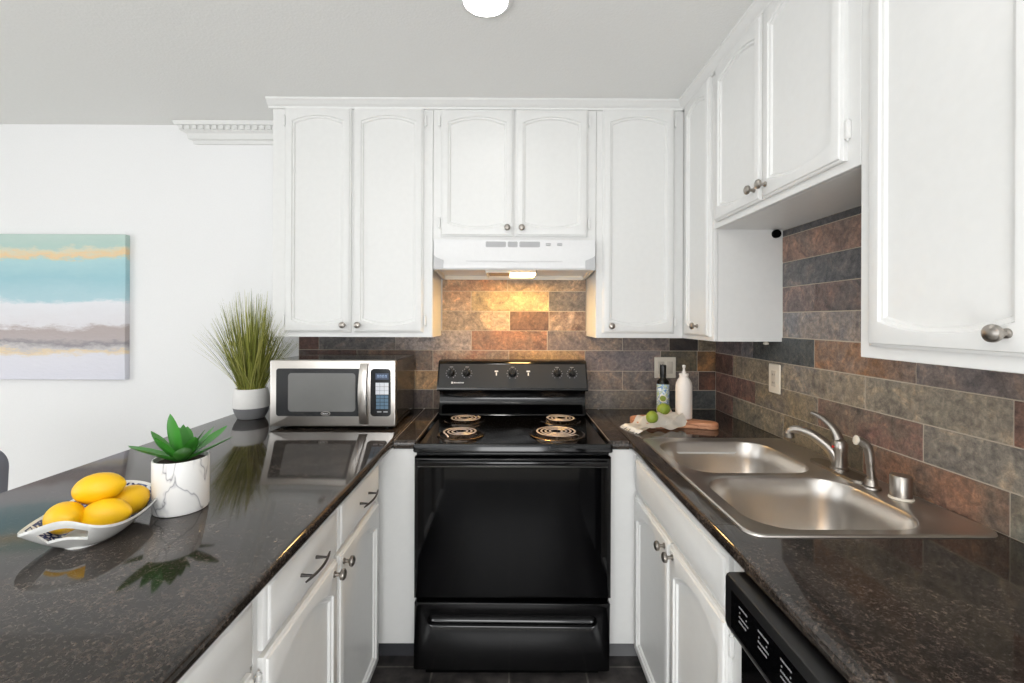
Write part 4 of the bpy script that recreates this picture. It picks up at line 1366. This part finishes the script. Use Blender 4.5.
# ------------------------------------------------------------------ lemon dish
dx, dy, da = -0.926, 1.022, radians(17)
t = thing('serving_dish', 'white boat-shaped dish with cut-out handles and blue patterned inside holding lemons', 'dish', (dx, dy, ZC))
def dish():
    bm = B()
    NA, = (96,)
    a_, b_ = 0.097, 0.145
    R2 = Matrix.Rotation(da, 3, 'Z')
    def sup(th, s, n=2.6):
        c, sn = cos(th), sin(th)
        r = (abs(c) ** n + abs(sn) ** n) ** (-1 / n)
        se = s if s < 0.72 else 0.72 + (s - 0.72) * (1 - 0.62 * abs(sn) ** 6)   # ends stand steeper
        return Vector((a_ * s * r * c, b_ * se * r * sn, 0))
    def height(th, s):
        e = abs(sin(th)) ** 4              # raised ends
        rim = 0.050 + 0.028 * e
        return 0.008 + (rim - 0.008) * max(0, (s - 0.50) / 0.50) ** (1.25 - 0.25 * e)
    svals = [0, 0.25, 0.50, 0.58, 0.66, 0.72, 0.79, 0.86, 0.92, 0.96, 1.0]
    def grid(off, inner):
        rings = []
        for s in svals:
            if s == 0:
                rings.append([bm.verts.new(Vector((dx, dy, ZC)) + Vector((0, 0, 0.008 + off)))]); continue
            ring = []
            for k in range(NA):
                th = 2 * pi * k / NA
                p = sup(th, s * (1 if inner else 1.0)); p.z = height(th, s) + off * (1 if s < 0.98 else 1)
                if inner:
                    pass
                q = R2 @ p
                ring.append(bm.verts.new(Vector((dx, dy, ZC)) + q))
            rings.append(ring)
        return rings
    top = grid(0.0, True)
    bot = grid(-0.0055, False)
    hole = set()
    def is_hole(ri, k):
        th = 2 * pi * (k + 0.5) / NA
        d = min(abs(th - pi / 2), abs(th - 3 * pi / 2))
        return 5 <= ri <= 7 and d < 0.46
    for rings, flip, mi in ((top, False, 0), (bot, True, 1)):
        for ri in range(len(svals) - 1):
            a, b = rings[ri], rings[ri + 1]
            for k in range(NA):
                j = (k + 1) % NA
                if is_hole(ri, k): continue
                if len(a) == 1: f = (a[0], b[k], b[j])
                else: f = (a[k], b[k], b[j], a[j])
                fc = bm.faces.new(f if not flip else f[::-1])
                fc.material_index = 1 if (not flip and 2 <= ri <= 8) else 0
    # rim and hole walls
    for k in range(NA):
        j = (k + 1) % NA
        bm.faces.new((top[-1][k], bot[-1][k], bot[-1][j], top[-1][j]))
    for ri in range(5, 8):
        for k in range(NA):
            if not is_hole(ri, k): continue
            j = (k + 1) % NA
            if not is_hole(ri - 1, k): bm.faces.new((top[ri][k], bot[ri][k], bot[ri][j], top[ri][j]))
            if not is_hole(ri + 1, k): bm.faces.new((top[ri + 1][k], bot[ri + 1][k], bot[ri + 1][j], top[ri + 1][j]))
            if not is_hole(ri, k - 1): bm.faces.new((top[ri][k], top[ri + 1][k], bot[ri + 1][k], bot[ri][k]))
            if not is_hole(ri, (k + 1) % NA): bm.faces.new((top[ri][j], top[ri + 1][j], bot[ri + 1][j], bot[ri][j]))
    # foot ring
    return bm
obj('dish_body', dish(), [M['ceramic'], M['dishblue']], t)
bm = B()
ft = [(dx + (R_ @ Vector((0.045 * cos(a), 0.075 * sin(a), 0))).x, dy + (R_ @ Vector((0.045 * cos(a), 0.075 * sin(a), 0))).y) for R_ in (Matrix.Rotation(da, 3, 'Z'),) for a in [2 * pi * k / 40 for k in range(40)]]
prism(bm, ft, ZC, ZC + 0.006, 'z')
obj('foot_ring', bm, M['ceramic'], t)

def lemon(name, label, c, axis, m, L=0.047, R=0.034, cat='lemon', nip=1.0, group=None):
    bm = B()
    prof = []
    N = 16
    for k in range(N + 1):
        th = pi * k / N
        x = -cos(th)
        r = R * sin(th) ** 0.9
        h = L * x
        if nip:
            ext = 0.16 * nip * L * (abs(x) ** 14) * (1 if x > 0 else 0.5)
            h += math.copysign(ext, x)
            if k in (1, N - 1): r *= 0.78
        prof.append((r if 0 < k < N else 0, h))
    lathe(bm, prof, (0, 0, 0), axis, 28, cap=False)
    rnd = random.Random(hash(label) % 999 if False else len(label))
    ph = [rnd.uniform(0, 6) for _ in range(4)]
    for v in bm.verts:
        v.co *= 1 + 0.016 * sin(v.co.x * 90 + ph[0]) * cos(v.co.y * 80 + ph[1]) + 0.010 * sin(v.co.z * 110 + ph[2])
    bmesh.ops.translate(bm, verts=bm.verts[:], vec=c)
    o = obj(name, bm, m, origin=(c[0], c[1], c[2]))
    return tag(o, label, cat, group)
G = 'lemons in the white dish'
lemon('lemon', 'top lemon lying across the other lemons in the white dish', (-0.932, 1.035, 1.010), (0.9, 0.25, 0.12), M['lemon'], 0.046, 0.034, group=G)
lemon('lemon', 'leftmost lemon in the white dish, nearest its left handle', (-0.960, 0.985, 0.965), (0.75, -0.5, 0.15), M['lemon'], 0.044, 0.033, group=G)
lemon('lemon', 'front middle lemon resting against the near rim of the dish', (-0.893, 1.010, 0.962), (0.95, 0.2, 0.0), M['lemon'], 0.044, 0.033, group=G)
lemon('lemon', 'rightmost lemon in the white dish, next to the marbled pot', (-0.902, 1.078, 0.964), (0.3, 0.95, 0.1), M['lemon'], 0.042, 0.034, group=G)

# ------------------------------------------------------------------ board, towel, limes, bottles
bm = B()
bpts = [(0.560, 2.105), (0.575, 2.165), (0.640, 2.195), (0.740, 2.185), (0.800, 2.150), (0.850, 2.105), (0.905, 2.075), (0.928, 2.052), (0.924, 2.012), (0.892, 2.000), (0.830, 2.020), (0.760, 2.028), (0.690, 2.020), (0.610, 2.030), (0.570, 2.055)]
sm = [(p.x, p.y) for p in spline([(a, b, 0) for a, b in bpts + [bpts[0]]], 4)][:-1]
prism(bm, sm, ZC + 0.0003, ZC + 0.0263, 'z')
board = obj('cutting_board', bm, M['wood'], origin=(0.74, 2.1, ZC))
bmb = bmesh.new(); bmb.from_mesh(board.data)
bmesh.ops.bevel(bmb, geom=[e for e in bmb.edges if e.calc_face_angle(0) > 1.0 and abs(e.verts[0].co.z - e.verts[1].co.z) < 1e-4], offset=0.003, segments=2, affect='EDGES')
bmb.to_mesh(board.data); bmb.free(); smooth_by_angle(board.data)
tag(board, 'brown wooden cutting board with a handle lying in the counter corner', 'cutting board')
ZB = ZC + 0.0263
# towel: wrinkled cloth draped over the board's left half, fringed end at the left
bm = B()
rnd = random.Random(11)
NU, NV = 44, 26
P0, U, V = Vector((0.770, 2.085, 0)), Vector((-0.235, -0.100, 0)), Vector((-0.035, 0.105, 0))
def inside_board(x, y):
    c = False
    n = len(sm)
    for i in range(n):
        (x1, y1), (x2, y2) = sm[i], sm[(i + 1) % n]
        if (y1 > y) != (y2 > y) and x < (x2 - x1) * (y - y1) / (y2 - y1) + x1:
            c = not c
    return c
def cloth_h(x, y):
    tot = 0
    for ax in (-0.008, 0, 0.008):
        for ay in (-0.008, 0, 0.008):
            tot += 1 if inside_board(x + ax, y + ay) else 0
    return ZC + 0.003 + 0.0315 * tot / 9
grid = []
for i in range(NU + 1):
    rowv = []
    for j in range(NV + 1):
        s, v = i / NU, j / NV - 0.5
        wv = 1 + 0.10 * sin(s * 7)
        p = P0 + U * s + V * v * wv * 1.15
        z = cloth_h(p.x, p.y)
        fold = 0.006 * (1 + sin(v * 19 + s * 5)) + 0.004 * (1 + sin(s * 17 - v * 9)) + 0.006 * max(0, sin(s * 4.0 + v * 3))
        fold *= 1.0
        # roll at the upper (right-hand) end
        z += fold + 0.010 * max(0, 1 - s * 6)
        rowv.append(bm.verts.new((p.x, p.y, z)))
    grid.append(rowv)
for i in range(NU):
    for j in range(NV):
        bm.faces.new((grid[i][j], grid[i + 1][j], grid[i + 1][j + 1], grid[i][j + 1]))
bmesh.ops.solidify(bm, geom=bm.faces[:], thickness=0.0025)
t = thing('towel', 'crumpled cream linen towel with fringe draped over the cutting board', 'towel', (0.66, 2.06, ZC))
obj('cloth', bm, M['towel'], t)
bm = B()
for k in range(34):
    v = k / 33 - 0.5
    p = P0 + U + V * v * 1.2
    z0 = ZC + 0.010
    e = p + U.normalized() * rnd.uniform(0.012, 0.026) + Vector((rnd.uniform(-.006, .006), rnd.uniform(-.006, .006), 0))
    tube(bm, [(p.x + 0.006, p.y + 0.002, z0 + 0.004), ((p.x + e.x) / 2, (p.y + e.y) / 2, z0 - 0.002), (e.x, e.y, ZC + 0.0024)], [0.0020, 0.0022, 0.0014], 6)
obj('fringe', bm, M['towel'], t)
lemon('lime', 'upper green lime on the towel in front of the dark bottle', (0.714, 2.112, 0.983), (0.9, 0.3, 0.2), M['lime'], 0.030, 0.0275, 'lime', 0.4)
lemon('lime', 'lower green lime on the towel, nearest its fringed end', (0.636, 2.035, 0.962), (0.3, 0.5, 0.8), M['lime'], 0.028, 0.0265, 'lime', 0.4)

bx, by = 0.761, 2.262
t = thing('oil_bottle', 'dark green glass oil bottle with blue and white label behind the limes', 'bottle', (bx, by, ZC))
bm = B(); lathe(bm, [(0.026, 0), (0.0295, 0.004), (0.030, 0.170), (0.027, 0.182), (0.016, 0.192), (0.0135, 0.200), (0.0135, 0.212), (0, 0.212)], (bx, by, ZC), n=32)
obj('glass_body', bm, M['bottleglass'], t)
bm = B(); lathe(bm, [(0.0303, 0.028), (0.0306, 0.0285), (0.0306, 0.166), (0.0303, 0.1665)], (bx, by, ZC), n=32, cap=False)
obj('paper_label', bm, M['label'], t)
bm = B(); lathe(bm, [(0.0148, 0.200), (0.0155, 0.202), (0.0155, 0.256), (0.0145, 0.260), (0, 0.260)], (bx, by, ZC), n=24)
obj('cap', bm, M['capblack'], t)
bm = B()
c = Vector((bx, by, ZC + 0.098)); dv = Vector((-0.33, -0.944, 0)).normalized()
lathe(bm, [(0.017, 0.0), (0.017, 0.0335), (0.016, 0.034), (0, 0.034)], c, dv, 24)
# keep only the piece at the label's surface
bmesh.ops.delete(bm, geom=[v for v in bm.verts if (v.co - c).dot(dv) < 0.01 and (v.co - c).length < 0.05 and (v.co - c).dot(dv) < 0.001 and False], context='VERTS')
bm.free()
bm = B()
for (r, mname, o_) in ((0.0165, 'w', 0.0006), (0.0095, 'g', 0.0010)):
    pass
def on_label(bm, r, lift, n=20):
    """round patch wrapped onto the label"""
    a0 = math.atan2(dv.y, dv.x)
    vs = []
    for k in range(n):
        th = 2 * pi * k / n
        a = a0 + r * cos(th) / 0.0306
        for off in (lift,):
            vs.append(bm.verts.new((bx + (0.0306 + off) * cos(a), by + (0.0306 + off) * sin(a), ZC + 0.098 + r * sin(th))))
    cen = bm.verts.new((bx + (0.0306 + lift) * cos(a0), by + (0.0306 + lift) * sin(a0), ZC + 0.098))
    for k in range(n):
        bm.faces.new((cen, vs[k], vs[(k + 1) % n]))
on_label(bm, 0.019, 0.0006)
obj('label_disc', bm, M['plate'], t)
bm = B(); on_label(bm, 0.014, 0.0011)
obj('label_emblem', bm, M['lime'], t)['label'] = 'green round emblem on the label'

wx, wy = 0.806, 2.108
t = thing('ceramic_bottle', 'white ribbed ceramic dispenser bottle with spout on the cutting board', 'bottle', (wx, wy, ZB))
pr = [(0.030, 0), (0.0355, 0.003)]
for k in range(23):
    z = 0.008 + k * 0.006
    pr += [(0.0372, z), (0.0366, z + 0.003)]
pr += [(0.0370, 0.150), (0.0345, 0.166), (0.0280, 0.180), (0.0215, 0.190), (0.0195, 0.197), (0.0205, 0.200), (0.0215, 0.204), (0.0215, 0.208), (0.0195, 0.210), (0, 0.210)]
bm = B(); lathe(bm, pr, (wx, wy, ZB + 0.0004), n=40)
obj('bottle_body', bm, M['cream'], t)
bm = B(); lathe(bm, [(0.010, 0.2095), (0.009, 0.216), (0.0055, 0.224), (0.005, 0.234), (0.0075, 0.239), (0.008, 0.246), (0.005, 0.249), (0, 0.249)], (wx, wy, ZB + 0.0004), n=20)
obj('spout', bm, M['cream'], t)

# ------------------------------------------------------------------ dining chair beyond the peninsula
cx, cy = -2.002, 1.66
t = thing('dining_chair', 'grey upholstered dining chair back peeking over the counter at the left edge', 'chair', (cx, cy, 0))
bm = B()
F2 = lambda u, v, n: (cx + u, cy - 0.02 - n * (1) + 0.0 + 0.10 * (0.93 - v) * -0.5, v)
R = lambda d, r: rrect(-0.225 + d, 0.225 - d, 0.46 + d, 0.935 - d, r, 8)
rings_mesh(bm, F2, [(R(0.02, 0.05), 0), (R(0.004, 0.065), 0.012), (R(0, 0.07), 0.03), (R(0.004, 0.065), 0.05), (R(0.02, 0.05), 0.062)])
obj('backrest', bm, M['chair'], t)
bm = B(); box(bm, cx - 0.23, cx + 0.23, cy + 0.0, cy + 0.45, 0.40, 0.48, 0.025, 3)
obj('seat', bm, M['chair'], t)
for sx_ in (-0.19, 0.19):
    for yy in (0.03, 0.41):
        bm = B(); tube(bm, [(cx + sx_ * 1.06, cy + yy, 0), (cx + sx_, cy + yy, 0.405)], [0.012, 0.019], 10)
        obj('leg', bm, M['chairleg'], t)
